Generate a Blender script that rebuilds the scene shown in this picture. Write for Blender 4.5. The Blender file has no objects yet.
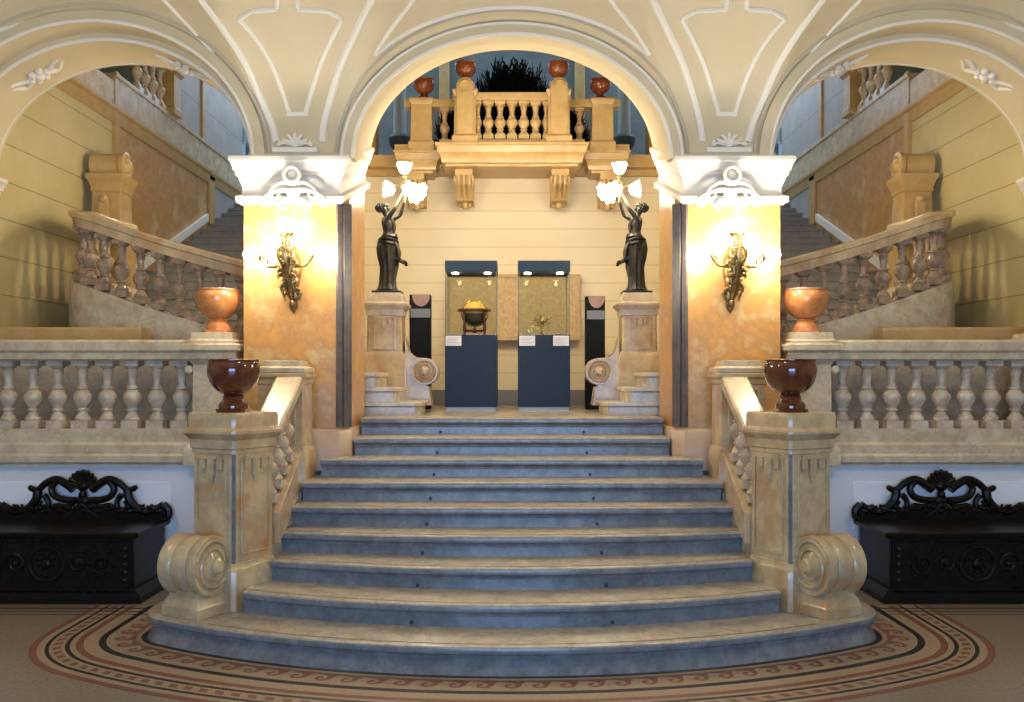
import bpy, bmesh, math, random
from mathutils import Vector, Matrix
random.seed(7)
PI = math.pi
C = bpy.context.scene.collection
F, HX, HY, E = 920.0, 512.0, 375.0, 1.745     # focal length and principal point of the photo, eye height

# ------------------------------------------------------------------ materials
def mat(name, col, rough=.5, metal=0, col2=None, scale=4, col3=None, bump=0, bscale=40, spec=.5, joints=None, coat=0,
        detail=6, lo=.35, hi=.65, vein=None, vscale=3):
    m = bpy.data.materials.new(name); m.use_nodes = True
    nt = m.node_tree; N = nt.nodes; L = nt.links
    b = N['Principled BSDF']
    b.inputs['Roughness'].default_value = rough; b.inputs['Metallic'].default_value = metal
    b.inputs['Specular IOR Level'].default_value = spec
    b.inputs['Coat Weight'].default_value = coat
    tc = N.new('ShaderNodeNewGeometry')
    pos = tc.outputs['Position']
    if col2:
        nz = N.new('ShaderNodeTexNoise'); nz.inputs['Scale'].default_value = scale
        nz.inputs['Detail'].default_value = detail; nz.inputs['Roughness'].default_value = .62
        L.new(pos, nz.inputs['Vector'])
        r = N.new('ShaderNodeValToRGB'); L.new(nz.outputs['Fac'], r.inputs['Fac'])
        r.color_ramp.elements[0].position = lo; r.color_ramp.elements[1].position = hi
        r.color_ramp.elements[0].color = (*col, 1); r.color_ramp.elements[1].color = (*col2, 1)
        if col3:
            e = r.color_ramp.elements.new((lo+hi)/2); e.color = (*col3, 1)
        out = r.outputs['Color']
    else:
        rg = N.new('ShaderNodeRGB'); rg.outputs[0].default_value = (*col, 1); out = rg.outputs[0]
    if vein:
        nz = N.new('ShaderNodeTexNoise'); nz.inputs['Scale'].default_value = vscale; nz.inputs['Detail'].default_value = 8
        nz.inputs['Distortion'].default_value = .35; nz.inputs['Roughness'].default_value = .68; L.new(pos, nz.inputs['Vector'])
        mm = N.new('ShaderNodeMath'); mm.operation = 'SUBTRACT'; L.new(nz.outputs['Fac'], mm.inputs[0]); mm.inputs[1].default_value = .5
        ab = N.new('ShaderNodeMath'); ab.operation = 'ABSOLUTE'; L.new(mm.outputs[0], ab.inputs[0])
        mr = N.new('ShaderNodeMapRange'); L.new(ab.outputs[0], mr.inputs['Value'])
        mr.inputs['From Min'].default_value = 0; mr.inputs['From Max'].default_value = .035
        mr.inputs['To Min'].default_value = .42; mr.inputs['To Max'].default_value = 0
        mx = N.new('ShaderNodeMixRGB'); L.new(mr.outputs[0], mx.inputs['Fac']); L.new(out, mx.inputs['Color1'])
        mx.inputs['Color2'].default_value = (*vein, 1); out = mx.outputs[0]
    if joints:                                            # horizontal masonry joints: (course height, offset, darkness, width)
        ch, of, dk, w = joints
        sp = N.new('ShaderNodeSeparateXYZ'); L.new(pos, sp.inputs[0])
        a = N.new('ShaderNodeMath'); a.operation = 'ADD'; L.new(sp.outputs['Z'], a.inputs[0]); a.inputs[1].default_value = of
        p = N.new('ShaderNodeMath'); p.operation = 'PINGPONG'; L.new(a.outputs[0], p.inputs[0]); p.inputs[1].default_value = ch/2
        q = N.new('ShaderNodeMath'); q.operation = 'LESS_THAN'; L.new(p.outputs[0], q.inputs[0]); q.inputs[1].default_value = w
        mx = N.new('ShaderNodeMixRGB'); mx.blend_type = 'MULTIPLY'; L.new(q.outputs[0], mx.inputs['Fac']); L.new(out, mx.inputs['Color1'])
        mx.inputs['Color2'].default_value = (dk, dk*.92, dk*.8, 1); out = mx.outputs[0]
    L.new(out, b.inputs['Base Color'])
    if bump:
        nb = N.new('ShaderNodeTexNoise'); nb.inputs['Scale'].default_value = bscale; nb.inputs['Detail'].default_value = 5
        L.new(pos, nb.inputs['Vector'])
        bp = N.new('ShaderNodeBump'); bp.inputs['Strength'].default_value = bump; bp.inputs['Distance'].default_value = .02
        L.new(nb.outputs['Fac'], bp.inputs['Height']); L.new(bp.outputs[0], b.inputs['Normal'])
    return m
def glow(name, col, s):
    m = bpy.data.materials.new(name); m.use_nodes = True; b = m.node_tree.nodes['Principled BSDF']
    b.inputs['Base Color'].default_value = (*col, 1); b.inputs['Emission Color'].default_value = (*col, 1)
    b.inputs['Emission Strength'].default_value = s; return m

M = dict(
 step=mat('beige_tread_marble', (.47,.41,.32), .24, col2=(.33,.295,.245), scale=7, vein=(.17,.16,.15), vscale=5, bump=.04, detail=10),
 riser=mat('cool_riser_marble', (.25,.255,.26), .24, col2=(.15,.155,.16), scale=8, vein=(.11,.115,.125), vscale=5, bump=.04, detail=10),  # risers toned cooler and darker than the treads
 stepline=mat('dark_inlay', (.05,.025,.02), .4),
 yel=mat('yellow_marble', (.64,.50,.28), .2, col2=(.52,.26,.08), col3=(.50,.37,.21), scale=4.5, detail=9, lo=.38, hi=.68, vein=(.38,.30,.22), vscale=2.5),
 yelg=mat('pale_balustrade_marble', (.66,.57,.40), .26, col2=(.48,.385,.26), scale=7, detail=9, vein=(.36,.27,.17), vscale=4),
 greymar=mat('grey_marble', (.20,.185,.165), .5, col2=(.12,.11,.105), scale=9, spec=.25),
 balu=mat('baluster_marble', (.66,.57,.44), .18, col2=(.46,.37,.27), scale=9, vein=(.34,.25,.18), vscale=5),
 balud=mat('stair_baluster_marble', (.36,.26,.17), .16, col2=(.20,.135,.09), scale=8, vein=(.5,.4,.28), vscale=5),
 pier=mat('orange_pier_marble', (.62,.32,.085), .28, col2=(.62,.42,.19), col3=(.52,.27,.085), scale=5.5, detail=10, lo=.36, hi=.64, vein=(.36,.20,.09), vscale=2.6),
 pierbase=mat('pink_pier_marble', (.55,.34,.22), .3, col2=(.60,.45,.28), scale=5),
 greyst=mat('side_step_marble', (.30,.29,.27), .3, col2=(.22,.21,.20), scale=6),
 chamf=mat('blue_grey_marble', (.07,.07,.085), .3, col2=(.15,.12,.095), scale=9),
 white=mat('white_stucco', (.74,.71,.64), .6, bump=.05),
 vault=mat('cream_vault_plaster', (.60,.515,.335), .75, col2=(.66,.575,.39), scale=1.5, bump=.03),
 mould=mat('pale_vault_moulding', (.80,.77,.68), .7),
 shade=mat('shaded_grey_stucco', (.48,.43,.33), .75),
 cream=mat('cream_block_wall', (.52,.43,.20), .6, col2=(.58,.49,.25), scale=1.6, joints=(.36,.02,.62,.007)),
 back=mat('cream_back_wall', (.66,.54,.33), .55, col2=(.70,.585,.37), scale=1.8, joints=(.225,.03,.8,.006)),
 gold=mat('ochre_stone', (.46,.29,.10), .35, col2=(.52,.36,.155), scale=7),
 omar=mat('orange_wall_marble', (.55,.31,.10), .35, col2=(.56,.40,.20), col3=(.46,.26,.09), scale=3.4, lo=.36, hi=.66, vein=(.30,.14,.05), vscale=4),
 greyw=mat('blue_grey_wall', (.40,.385,.36), .5, col2=(.32,.31,.30), scale=3, joints=(.5,.1,.7,.008)),
 wwall=mat('white_lower_wall', (.80,.81,.83), .6, col2=(.75,.76,.78), scale=3),
 wpanel=mat('white_wall_patch', (.90,.91,.93), .6),
 floor=mat('terrazzo_floor', (.27,.215,.165), .28, col2=(.16,.13,.105), col3=(.22,.18,.14), scale=38, detail=3),
 beige=mat('beige_mosaic', (.35,.27,.185), .35, col2=(.26,.205,.145), scale=60, detail=2),
 black=mat('black_mosaic', (.018,.018,.02), .35), red=mat('red_mosaic', (.155,.06,.045), .38, col2=(.20,.09,.06), scale=50),
 urnb=mat('brown_glazed_marble', (.085,.024,.010), .07, col2=(.15,.045,.018), scale=16, coat=.5),
 urno=mat('orange_glazed_marble', (.50,.17,.05), .08, col2=(.62,.27,.10), scale=14, coat=.5),
 bronze=mat('dark_bronze', (.018,.018,.015), .36, .55, col2=(.045,.04,.028), scale=12),
 brass=mat('aged_brass', (.42,.30,.12), .32, .85, col2=(.16,.11,.05), scale=22),
 wood=mat('black_walnut', (.004,.003,.003), .34, col2=(.010,.006,.004), scale=18, bump=.1, spec=.22),
 case=mat('navy_cabinet', (.018,.036,.068), .7, col2=(.024,.045,.082), scale=50, spec=.2),
 plinth=mat('pale_blue_plinth', (.42,.50,.60), .4), card=mat('white_card', (.80,.80,.80), .6), ink=mat('card_ink', (.32,.32,.36), .7),
 slab=mat('sandstone_relief', (.55,.38,.19), .8, col2=(.42,.29,.15), scale=26, bump=.6, bscale=30),
 stele=mat('black_stele', (.008,.008,.008), .7, spec=.15), rose=mat('rose_stone', (.36,.21,.17), .6, col2=(.28,.17,.14), scale=30), greyp=mat('grey_strip', (.17,.18,.18), .5),
 mahog=mat('red_brown_wood', (.13,.035,.012), .3), globe=mat('yellowed_globe_paper', (.75,.50,.10), .4, col2=(.60,.38,.07), scale=14), globe_shaded=mat('shaded_globe_paper', (.10,.075,.035), .4),
 brassy=mat('bright_brass', (.55,.38,.12), .25, .9),
 blue=mat('blue_grey_plaster', (.17,.205,.215), .7, col2=(.12,.15,.165), scale=4), bluel=mat('light_blue_plaster', (.42,.55,.66), .6), blued=mat('dark_blue_void', (.05,.08,.11), .7),
 leaf=mat('dark_leaves', (.003,.005,.003), .8, spec=.1), leafst=mat('plant_tub', (.03,.02,.015), .5),
 eye=mat('tarnished_eyelet', (.05,.045,.04), .35, .8), base=mat('dark_skirting', (.16,.145,.12), .35),
 bulb=glow('lit_globe', (1, .89, .70), 110), flow=glow('lit_flower_shade', (1, .88, .68), 62), spot=glow('small_spot', (1, .9, .7), 25), win=glow('daylit_window', (.45,.68,1), .9),
)
gm = bpy.data.materials.new('case_glass'); gm.use_nodes = True
_n = gm.node_tree.nodes; _l = gm.node_tree.links; _n.remove(_n['Principled BSDF'])
_t = _n.new('ShaderNodeBsdfTransparent'); _t.inputs[0].default_value = (.93,.95,.93,1); _g = _n.new('ShaderNodeBsdfGlossy'); _g.inputs['Roughness'].default_value = .02
_x = _n.new('ShaderNodeMixShader'); _x.inputs[0].default_value = .010; _l.new(_t.outputs[0], _x.inputs[1]); _l.new(_g.outputs[0], _x.inputs[2]); _l.new(_x.outputs[0], _n['Material Output'].inputs[0])
M['glass'] = gm

# ------------------------------------------------------------------ geometry helpers
class MB:
    def __init__(s): s.v = []; s.f = []; s.fm = []
    def add(s, vs, fs, mi=0):
        n = len(s.v); s.v += [tuple(v) for v in vs]; s.f += [tuple(i+n for i in f) for f in fs]; s.fm += [mi]*len(fs); return s
    def box(s, x0, x1, y0, y1, z0, z1, mi=0):
        vs = [(x,y,z) for z in (z0,z1) for (x,y) in ((x0,y0),(x1,y0),(x1,y1),(x0,y1))]
        return s.add(vs, [(3,2,1,0),(4,5,6,7),(0,1,5,4),(1,2,6,5),(2,3,7,6),(3,0,4,7)], mi)
    def loft(s, rings, closed=True, cap=True, mi=0):
        n = len(rings[0]); vs = [p for r in rings for p in r]; fs = []
        for i in range(len(rings)-1):
            for j in range(n if closed else n-1):
                a, b = i*n+j, i*n+(j+1)%n; fs.append((a, b, b+n, a+n))
        if cap: fs.append(tuple(reversed(range(n)))); fs.append(tuple(range((len(rings)-1)*n, len(rings)*n)))
        return s.add(vs, fs, mi)
    def stack(s, cx, cy, prof, ang=0, ar=1.0, cut=0, mi=0):     # moulded square shaft: prof = [(half width, z)]
        R = []
        for h, z in prof:
            hy = h*ar if ar > 0 else h + ar*-1
            pts = [(-h,-hy),(h,-hy),(h,hy),(-h,hy)]
            if cut:
                c = cut*h; pts = [(-h+c,-hy),(h-c,-hy),(h,-hy+c),(h,hy-c),(h-c,hy),(-h+c,hy),(-h,hy-c),(-h,-hy+c)]
            R.append([(cx+x*math.cos(ang)-y*math.sin(ang), cy+x*math.sin(ang)+y*math.cos(ang), z) for x, y in pts])
        return s.loft(R, mi=mi)
    def lathe(s, c, prof, seg=28, axis=(0,0,1), mi=0, wob=None):   # prof [(r, t)] along the axis from c
        a = Vector(axis).normalized(); u = a.orthogonal().normalized(); w = a.cross(u); c = Vector(c); R = []
        for r, t in prof:
            R.append([c + a*t + (u*math.cos(k*2*PI/seg) + w*math.sin(k*2*PI/seg))*max(r, 1e-4)*(wob(k*2*PI/seg, t) if wob else 1) for k in range(seg)])
        return s.loft(R, mi=mi)
    def ball(s, c, r, seg=16, sc=(1,1,1), mi=0):
        n = seg//2; R = []
        for i in range(n+1):
            t = -PI/2 + PI*i/n; rr = max(math.cos(t), 1e-4)*r
            R.append([(c[0]+rr*math.cos(k*2*PI/seg)*sc[0], c[1]+rr*math.sin(k*2*PI/seg)*sc[1], c[2]+r*math.sin(t)*sc[2]) for k in range(seg)])
        return s.loft(R, mi=mi)
    def tube(s, pts, r, seg=8, closed=False, flat=None, mi=0):      # flat = (dir, factor) squashes the section
        P = [Vector(p) for p in pts]; n = len(P); R = []; up = None
        for i, p in enumerate(P):
            if closed: t = P[(i+1) % n] - P[i-1]
            else: t = P[min(i+1,n-1)] - P[max(i-1,0)]
            t = t.normalized() if t.length > 1e-9 else Vector((0,0,1))
            if up is None: up = t.orthogonal().normalized()
            up = (up - t*up.dot(t)); up = up.normalized() if up.length > 1e-6 else t.orthogonal().normalized()
            w = t.cross(up); rr = r[i] if isinstance(r, (list, tuple)) else r; ring = []
            for k in range(seg):
                o = (up*math.cos(k*2*PI/seg) + w*math.sin(k*2*PI/seg))*rr
                if flat: d = Vector(flat[0]); o = o - d*o.dot(d)*(1-flat[1])
                ring.append(p+o)
            R.append(ring)
        if closed: R.append(R[0])
        return s.loft(R, cap=not closed, mi=mi)
    def sweep(s, pts, sec, up=(0,0,1), mi=0):                        # sec [(side, up)] kept upright along a path
        P = [Vector(p) for p in pts]; n = len(P); R = []
        for i, p in enumerate(P):
            t = P[min(i+1,n-1)] - P[max(i-1,0)]; t = Vector((t.x, t.y, 0)).normalized(); side = Vector((t.y, -t.x, 0))
            R.append([p + side*a + Vector((0,0,b)) for a, b in sec])
        return s.loft(R, mi=mi)
    def prism(s, poly, f0, f1, mi=0):                                # poly [(a,b)], f0/f1 map (a,b) -> point
        return s.loft([[f0(a,b) for a,b in poly], [f1(a,b) for a,b in poly]], mi=mi)
    def mesh(s, name, mats, m=1, org=(0,0,0), smooth=35):
        me = bpy.data.meshes.new(name)
        me.from_pydata([((x*m)-org[0], y-org[1], z-org[2]) for x, y, z in s.v], [], s.f)
        bm = bmesh.new(); bm.from_mesh(me)
        for f, i in zip(bm.faces, s.fm): f.material_index = i
        bmesh.ops.remove_doubles(bm, verts=bm.verts, dist=1e-5)
        bmesh.ops.recalc_face_normals(bm, faces=bm.faces); bm.to_mesh(me); bm.free()
        for mt in (mats if isinstance(mats, (list,tuple)) else [mats]): me.materials.append(mt)
        if smooth:
            for p in me.polygons: p.use_smooth = True
            me.set_sharp_from_angle(angle=math.radians(smooth))
        return me
    def build(s, name, mats, parent=None, m=1, bevel=0, smooth=35, at=None):
        org = at if at is not None else (tuple(parent['_o']) if parent else (0,0,0))
        me = s.mesh(name, mats, m, org, smooth)
        o = bpy.data.objects.new(name, me); C.objects.link(o)
        if parent:
            o.parent = parent; po = parent['_o']; o.location = (org[0]-po[0], org[1]-po[1], org[2]-po[2])
        else: o.location = org
        o['_o'] = org
        if bevel:
            b = o.modifiers.new('bevel', 'BEVEL'); b.width = bevel; b.segments = 2; b.limit_method = 'ANGLE'; b.angle_limit = .7
        return o
def tag(o, label=None, cat=None, group=None, kind=None):
    for k, v in (('label',label),('category',cat),('group',group),('kind',kind)):
        if v: o[k] = v
    return o
def thing(name, x, y, z, label, cat, group=None):
    o = bpy.data.objects.new(name, None); C.objects.link(o); o.location = (x,y,z); o['_o'] = (x,y,z); o.empty_display_size = .1
    return tag(o, label, cat, group)
def inst(name, me, parent, x, y, z, rz=0, label=None, sc=None):
    o = bpy.data.objects.new(name, me); C.objects.link(o); o.parent = parent; po = parent['_o']
    o.location = (x-po[0], y-po[1], z-po[2]); o.rotation_euler.z = rz; o['_o'] = (x,y,z)
    if sc: o.scale = sc
    return o
def struct(name, mb, mt, m=1, bevel=0, smooth=35, label=None):
    return tag(mb.build(name, mt, None, m, bevel, smooth), label, None, None, 'structure')
def px(u, v, d): return (d*(u-HX)/F, d, E + d*(HY-v)/F)            # point seen at (u, v) at distance d
def smoothpts(P, k=6):                                               # Catmull-Rom
    P = [Vector(p) for p in P]; out = []
    for i in range(len(P)-1):
        a, b, c, d = P[max(i-1,0)], P[i], P[i+1], P[min(i+2,len(P)-1)]
        for j in range(k):
            t = j/k; out.append(.5*((2*b)+(c-a)*t+(2*a-5*b+4*c-d)*t*t+(3*b-a-3*c+d)*t**3))
    out.append(P[-1]); return out
def arc(cx, cy, r, a0, a1, n, ry=None):
    ry = ry or r; return [(cx+r*math.cos(a0+(a1-a0)*i/n), cy+ry*math.sin(a0+(a1-a0)*i/n)) for i in range(n+1)]
SIDE = {1: 'left', -1: 'right'}

# ------------------------------------------------------------------ main staircase
ST = {1:(5.32,4.41,2.43,.17),2:(5.69,4.5,1.77,.32),3:(6.06,4.9,1.665,.47),4:(6.41,7.5,1.66,.62),5:(6.75,16,1.64,.77),6:(7.06,60,1.62,.92),
      7:(7.38,200,1.54,1.07),8:(7.71,300,1.325,1.22),9:(8.06,400,1.325,1.37)}
def foot_curve(o, n=40, back=6.95):                                 # outline of the lowest step pushed out by o
    R, rc, Cx = 4.41, .33, 2.12; Yc = 5.32+R; L = R-rc; th = math.asin(Cx/L); Cy = Yc-L*math.cos(th)
    half = [((R+o)*math.sin(a), Yc-(R+o)*math.cos(a)) for a in [th*i/n for i in range(n+1)]]
    half += [(Cx+(rc+o)*math.sin(a), Cy-(rc+o)*math.cos(a)) for a in [th+(PI/2-th)*i/16 for i in range(1,17)]]
    half.append((Cx+rc+o, back))
    return [(-x,y) for x,y in reversed(half)] + half[1:]
stair = thing('staircase', 0, 7, 0, 'broad flight of curved grey marble steps rising from the mosaic floor to the landing', 'staircase')
nos = [(.0,.042),(-.082,.042),(-.078,.026),(-.066,.022),(-.054,.030),(-.052,.014),(-.044,.002),(-.036,.0),(-.012,.0),(-.003,.005),(.0,.014)]
for n, (yc, R, hw, z1) in ST.items():
    z0 = 0 if n == 1 else ST[n-1][3]; b = MB(); rings = []
    for k, (dz, off) in enumerate(nos):
        z = z0 if k == 0 else z1+dz
        if n == 1: pts = [(x,y) for x,y in foot_curve(-off if k else 0)]
        else:
            pts = []
            for i in range(49):
                x = -hw+2*hw*i/48; pts.append((x, yc+off+R-math.sqrt(R*R-x*x)))
            bk = 9.2 if n < 9 else 11.5
            if n == 9: bk = 8.56
            if n == 8: bk = 8.5
            if n < 8: bk = ST[n+1][0]+.8
            if n in (2,3,4,5,6): bk = min(bk, 7.62)
            if n == 7: bk = 7.76
            pts += [(hw, bk), (-hw, bk)] if n != 7 else [(hw,7.63),(1.32,7.63),(1.32,7.8),(-1.32,7.8),(-1.32,7.63),(-hw,7.63)]
        rings.append([(x,y,z) for x,y in pts])
    b.loft(rings[:9], cap=False, mi=1); b.loft(rings[8:], cap=False); b.add(rings[-1], [tuple(range(len(rings[-1])))]); b.add(rings[0], [tuple(range(len(rings[0])))], 1); so = b.build('step', [M['step'], M['riser']], stair)
    if n <= 5:
        l = MB(); P = [(x,y+.062) for x,y in foot_curve(0)[18:-18]] if n == 1 else [(-hw*.985+2*hw*.985*i/48, yc+.06+R-math.sqrt(R*R-(-hw+2*hw*i/48)**2)) for i in range(49)]
        if n == 1: P = [(x,y) for x,y in P if abs(x) < 1.95]
        l.sweep([(x,y,z1-.001) for x,y in P], [(-.004,0),(.004,0),(.004,.0022),(-.004,.0022)]); l.build('inlay_line', M['stepline'], so)
    for ex in (-.73+.045*(n-1)*1.0, ):
        for sx in (1,-1):
            x = .63*sx
            y = yc+.042+R-math.sqrt(R*R-x*x)
            e = MB(); e.lathe((x,y+.004,z0+.022), [(.011,0),(.013,-.004),(.011,-.010),(.006,-.012),(.006,-.018),(0,-.019)], 12, (0,1,0)); e.build('rod_eyelet', M['eye'], so)
# landing slab behind the top step
struct('floor_landing', MB().box(-2.35,2.35,8.56,11.52,1.2,1.37), M['step'])
# hall floor and mosaic
struct('floor', MB().box(-7,7,-6,7.72,-.1,0), M['floor'])
def band(o0, o1, name, mt, z=.0015):
    A = foot_curve(o0, back=6.96); B = foot_curve(o1, back=6.96); b = MB(); n = len(A)
    b.add([(x,y,z) for x,y in A]+[(x,y,z) for x,y in B]+[(x,y,-.004) for x,y in A]+[(x,y,-.004) for x,y in B],
          [(i,i+1,n+i+1,n+i) for i in range(n-1)]+[(2*n+i,i,i+1,2*n+i+1) for i in range(n-1)]+[(n+i,n+i+1,3*n+i+1,3*n+i) for i in range(n-1)])
    return struct(name, b, mt, smooth=0)
band(-.04, .70, 'trim_1', M['beige'], .0008)
for k, (o0, o1, c) in enumerate([(-.03,.035,'black'),(.25,.295,'black'),(.385,.43,'red'),(.465,.492,'black'),(.585,.610,'black'),(.655,.70,'red')]):
    band(o0, o1, 'trim_%d' % (k+2), M[c])
# running-wave scroll and dashed ring
def along(o):
    P = [Vector(p) for p in foot_curve(o, 120)]; L = [0]
    for a, b in zip(P, P[1:]): L.append(L[-1]+(b-a).length)
    return P, L
Pm, Lm = along(.14)
def onpath(s, t):                                                    # s metres along, t metres outward
    i = 0; s = max(0, min(s, Lm[-1]-1e-4))
    lo, hi = 0, len(Lm)-1
    while hi-lo > 1:
        mid = (lo+hi)//2
        if Lm[mid] <= s: lo = mid
        else: hi = mid
    a, b = Pm[lo], Pm[lo+1]; d = (b-a).normalized(); p = a+d*(s-Lm[lo]); nrm = Vector((d.y,-d.x))
    return p+nrm*t
wv = MB(); nW = int(Lm[-1]/.155); pw = Lm[-1]/nW
for k in range(nW):
    s0 = k*pw
    poly = [(0,-.068),(pw,-.068),(pw,-.052)]
    poly += [(pw*.93,-.035),(pw*.86,-.005),(pw*.80,.03),(pw*.66,.058),(pw*.46,.066),(pw*.28,.052),(pw*.20,.022),(pw*.27,-.004),(pw*.42,-.012),(pw*.50,.004),(pw*.46,.020),(pw*.36,.022),
             (pw*.34,.034),(pw*.46,.042),(pw*.60,.030),(pw*.64,.004),(pw*.56,-.022),(pw*.38,-.036),(pw*.18,-.044),(0,-.052)]
    q = [onpath(s0+a, b) for a, b in poly]; wv.add([(p.x,p.y,.0018) for p in q], [tuple(range(len(q)))])
struct('trim_8', wv, M['red'], smooth=0)
dd = MB(); Pm, Lm = along(.538); nD = int(Lm[-1]/.105)
for k in range(nD):
    s0 = k*.105; q = [onpath(s0+a, b) for a, b in ((0,-.024),(.055,-.024),(.075,.024),(.02,.024))]
    dd.add([(p.x,p.y,.0018) for p in q], [(0,1,2,3)])
struct('trim_9', dd, M['red'], smooth=0)
st = MB()                                                            # straight bands running along the wall in front of the benches
for a in (-1, 1):
    x0, x1 = (2.6*a, 6.9*a) if a > 0 else (6.9*a, 2.6*a)
    for y, w in ((6.78,.018),(6.86,.03),(6.70,.012)): st.box(x0, x1, y, y+w, -.003, .0022)
struct('trim_10', st, M['black'], smooth=0)

# ------------------------------------------------------------------ balusters
def baluster_mesh(h, r, name='baluster', mt=None, seg=20):
    b = MB(); q = r*.92
    b.box(-q,q,-q,q,0,.115*h); b.box(-q,q,-q,q,.925*h,h)
    P = [(.80,.115),(.86,.135),(.80,.16),(.62,.19),(.50,.225),(.46,.25),(.64,.262),(.64,.28),(.48,.295),(.56,.32),(.84,.375),(.98,.43),(1.0,.465),(.9,.51),(.66,.55),(.50,.575),(.64,.585),(.64,.605),(.48,.62),(.42,.66),
         (.44,.74),(.54,.82),(.62,.85),(.50,.862),(.52,.88),(.74,.90),(.84,.925)]
    b.lathe((0,0,0), [(a*r,z*h) for a,z in P], seg)
    return b.mesh(name, mt or M['balu'])
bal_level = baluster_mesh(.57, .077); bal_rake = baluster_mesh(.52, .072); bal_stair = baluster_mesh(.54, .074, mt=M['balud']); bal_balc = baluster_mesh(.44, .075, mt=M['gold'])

def urn(m, x, y, z, sc, mt, label, group, seg=40, lid=0):
    t = thing('urn', x*m, y, z, label, 'urn', group)
    b = MB(); s = sc
    b.lathe((x,y,z+.115*s), [(a*s,c*s) for a,c in [(.052,0),(.085,.010),(.125,.04),(.158,.085),(.176,.14),(.180,.175),(.177,.205),(.168,.228),(.172,.234),(.172,.246),(.162,.250),(.152,.243),(.13,.20),(.05,.12),(0,.11)]], seg)
    b.build('bowl', mt, t, m)
    f = MB(); f.stack(x, y, [(.100*s,z),(.100*s,z+.022*s)], cut=.25); f.lathe((x,y,z+.02*s), [(.100*s,0),(.102*s,.02*s),(.098*s,.04*s),(.080*s,.055*s),(.072*s,.07*s),(.076*s,.085*s),(.062*s,.10*s)], 28)
    f.build('foot', mt, t, m)
    return t

def pendant(x, y, z, nx, ny, s, parent, mt, m):                      # little hanging guttae ornament on a face whose normal is (nx, ny)
    u = (-ny, nx); b = MB()
    def bb(a0,a1,z0,z1,dp):
        P = [(x+u[0]*a+nx*e, y+u[1]*a+ny*e) for a, e in ((a0,-.004),(a1,-.004),(a1,dp),(a0,dp))]
        b.loft([[(p[0],p[1],z0) for p in P],[(p[0],p[1],z1) for p in P]])
    bb(-.075*s,.075*s,z-.02*s,z,.014); bb(-.075*s,-.04*s,z-.07*s,z-.02*s,.012); bb(.04*s,.075*s,z-.07*s,z-.02*s,.012); bb(-.022*s,.022*s,z-.10*s,z-.02*s,.014); bb(-.011*s,.011*s,z-.135*s,z-.10*s,.010)
    b.build('guttae', mt, parent, m, .002)
def facepanel(x, y, z0, z1, nx, ny, w, parent, mt, m, name='face_panel'):
    u = (-ny, nx); b = MB(); e = .012; t = .014
    for a0,a1,c0,c1 in ((-w,-w+t,z0,z1),(w-t,w,z0,z1),(-w+t,w-t,z0,z0+t),(-w+t,w-t,z1-t,z1)):
        P = [(x+u[0]*a+nx*q, y+u[1]*a+ny*q) for a, q in ((a0,-.004),(a1,-.004),(a1,e),(a0,e))]
        b.loft([[(p[0],p[1],c0) for p in P],[(p[0],p[1],c1) for p in P]])
    b.build(name, mt, parent, m, .003)

# ------------------------------------------------------------------ both halves
ANG = math.radians(-28.3)
def volute(parent, m, c, ax, r, ln, mt, name='scroll'):              # rolled console end: axis ax, centre c
    a = Vector(ax).normalized(); c = Vector(c); b = MB(); h = ln/2
    P = [(0,-h-.05),(r*.18,-h-.048),(r*.26,-h-.035),(r*.28,-h-.012),(r*.50,-h+.012),(r*.55,-h+.004),(r*.80,-h+.014),(r*.86,-h),(r*.98,-h),(r,-h+.015),(r,-h+.06),(r*.93,-h+.08),(r*.90,-h+.09),(r*.95,-h+.105),(r*.95,0)]
    P = P + [(q,-t) for q,t in reversed(P[:-1])]
    b.lathe(c, P, 44, a); u = Vector((0,0,1)); w = a.cross(u)
    for sg in (-1,1):
        pts = []
        for i in range(60):
            th = i/59*2.2*2*PI; rr = r*(.30+.58*i/59); pts.append(c+a*sg*(h-.002)+(u*math.cos(th)+w*math.sin(th)*sg)*rr)
        b.tube(pts, .011*r/.19, 6)
    return b.build(name, mt, parent, m)

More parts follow.
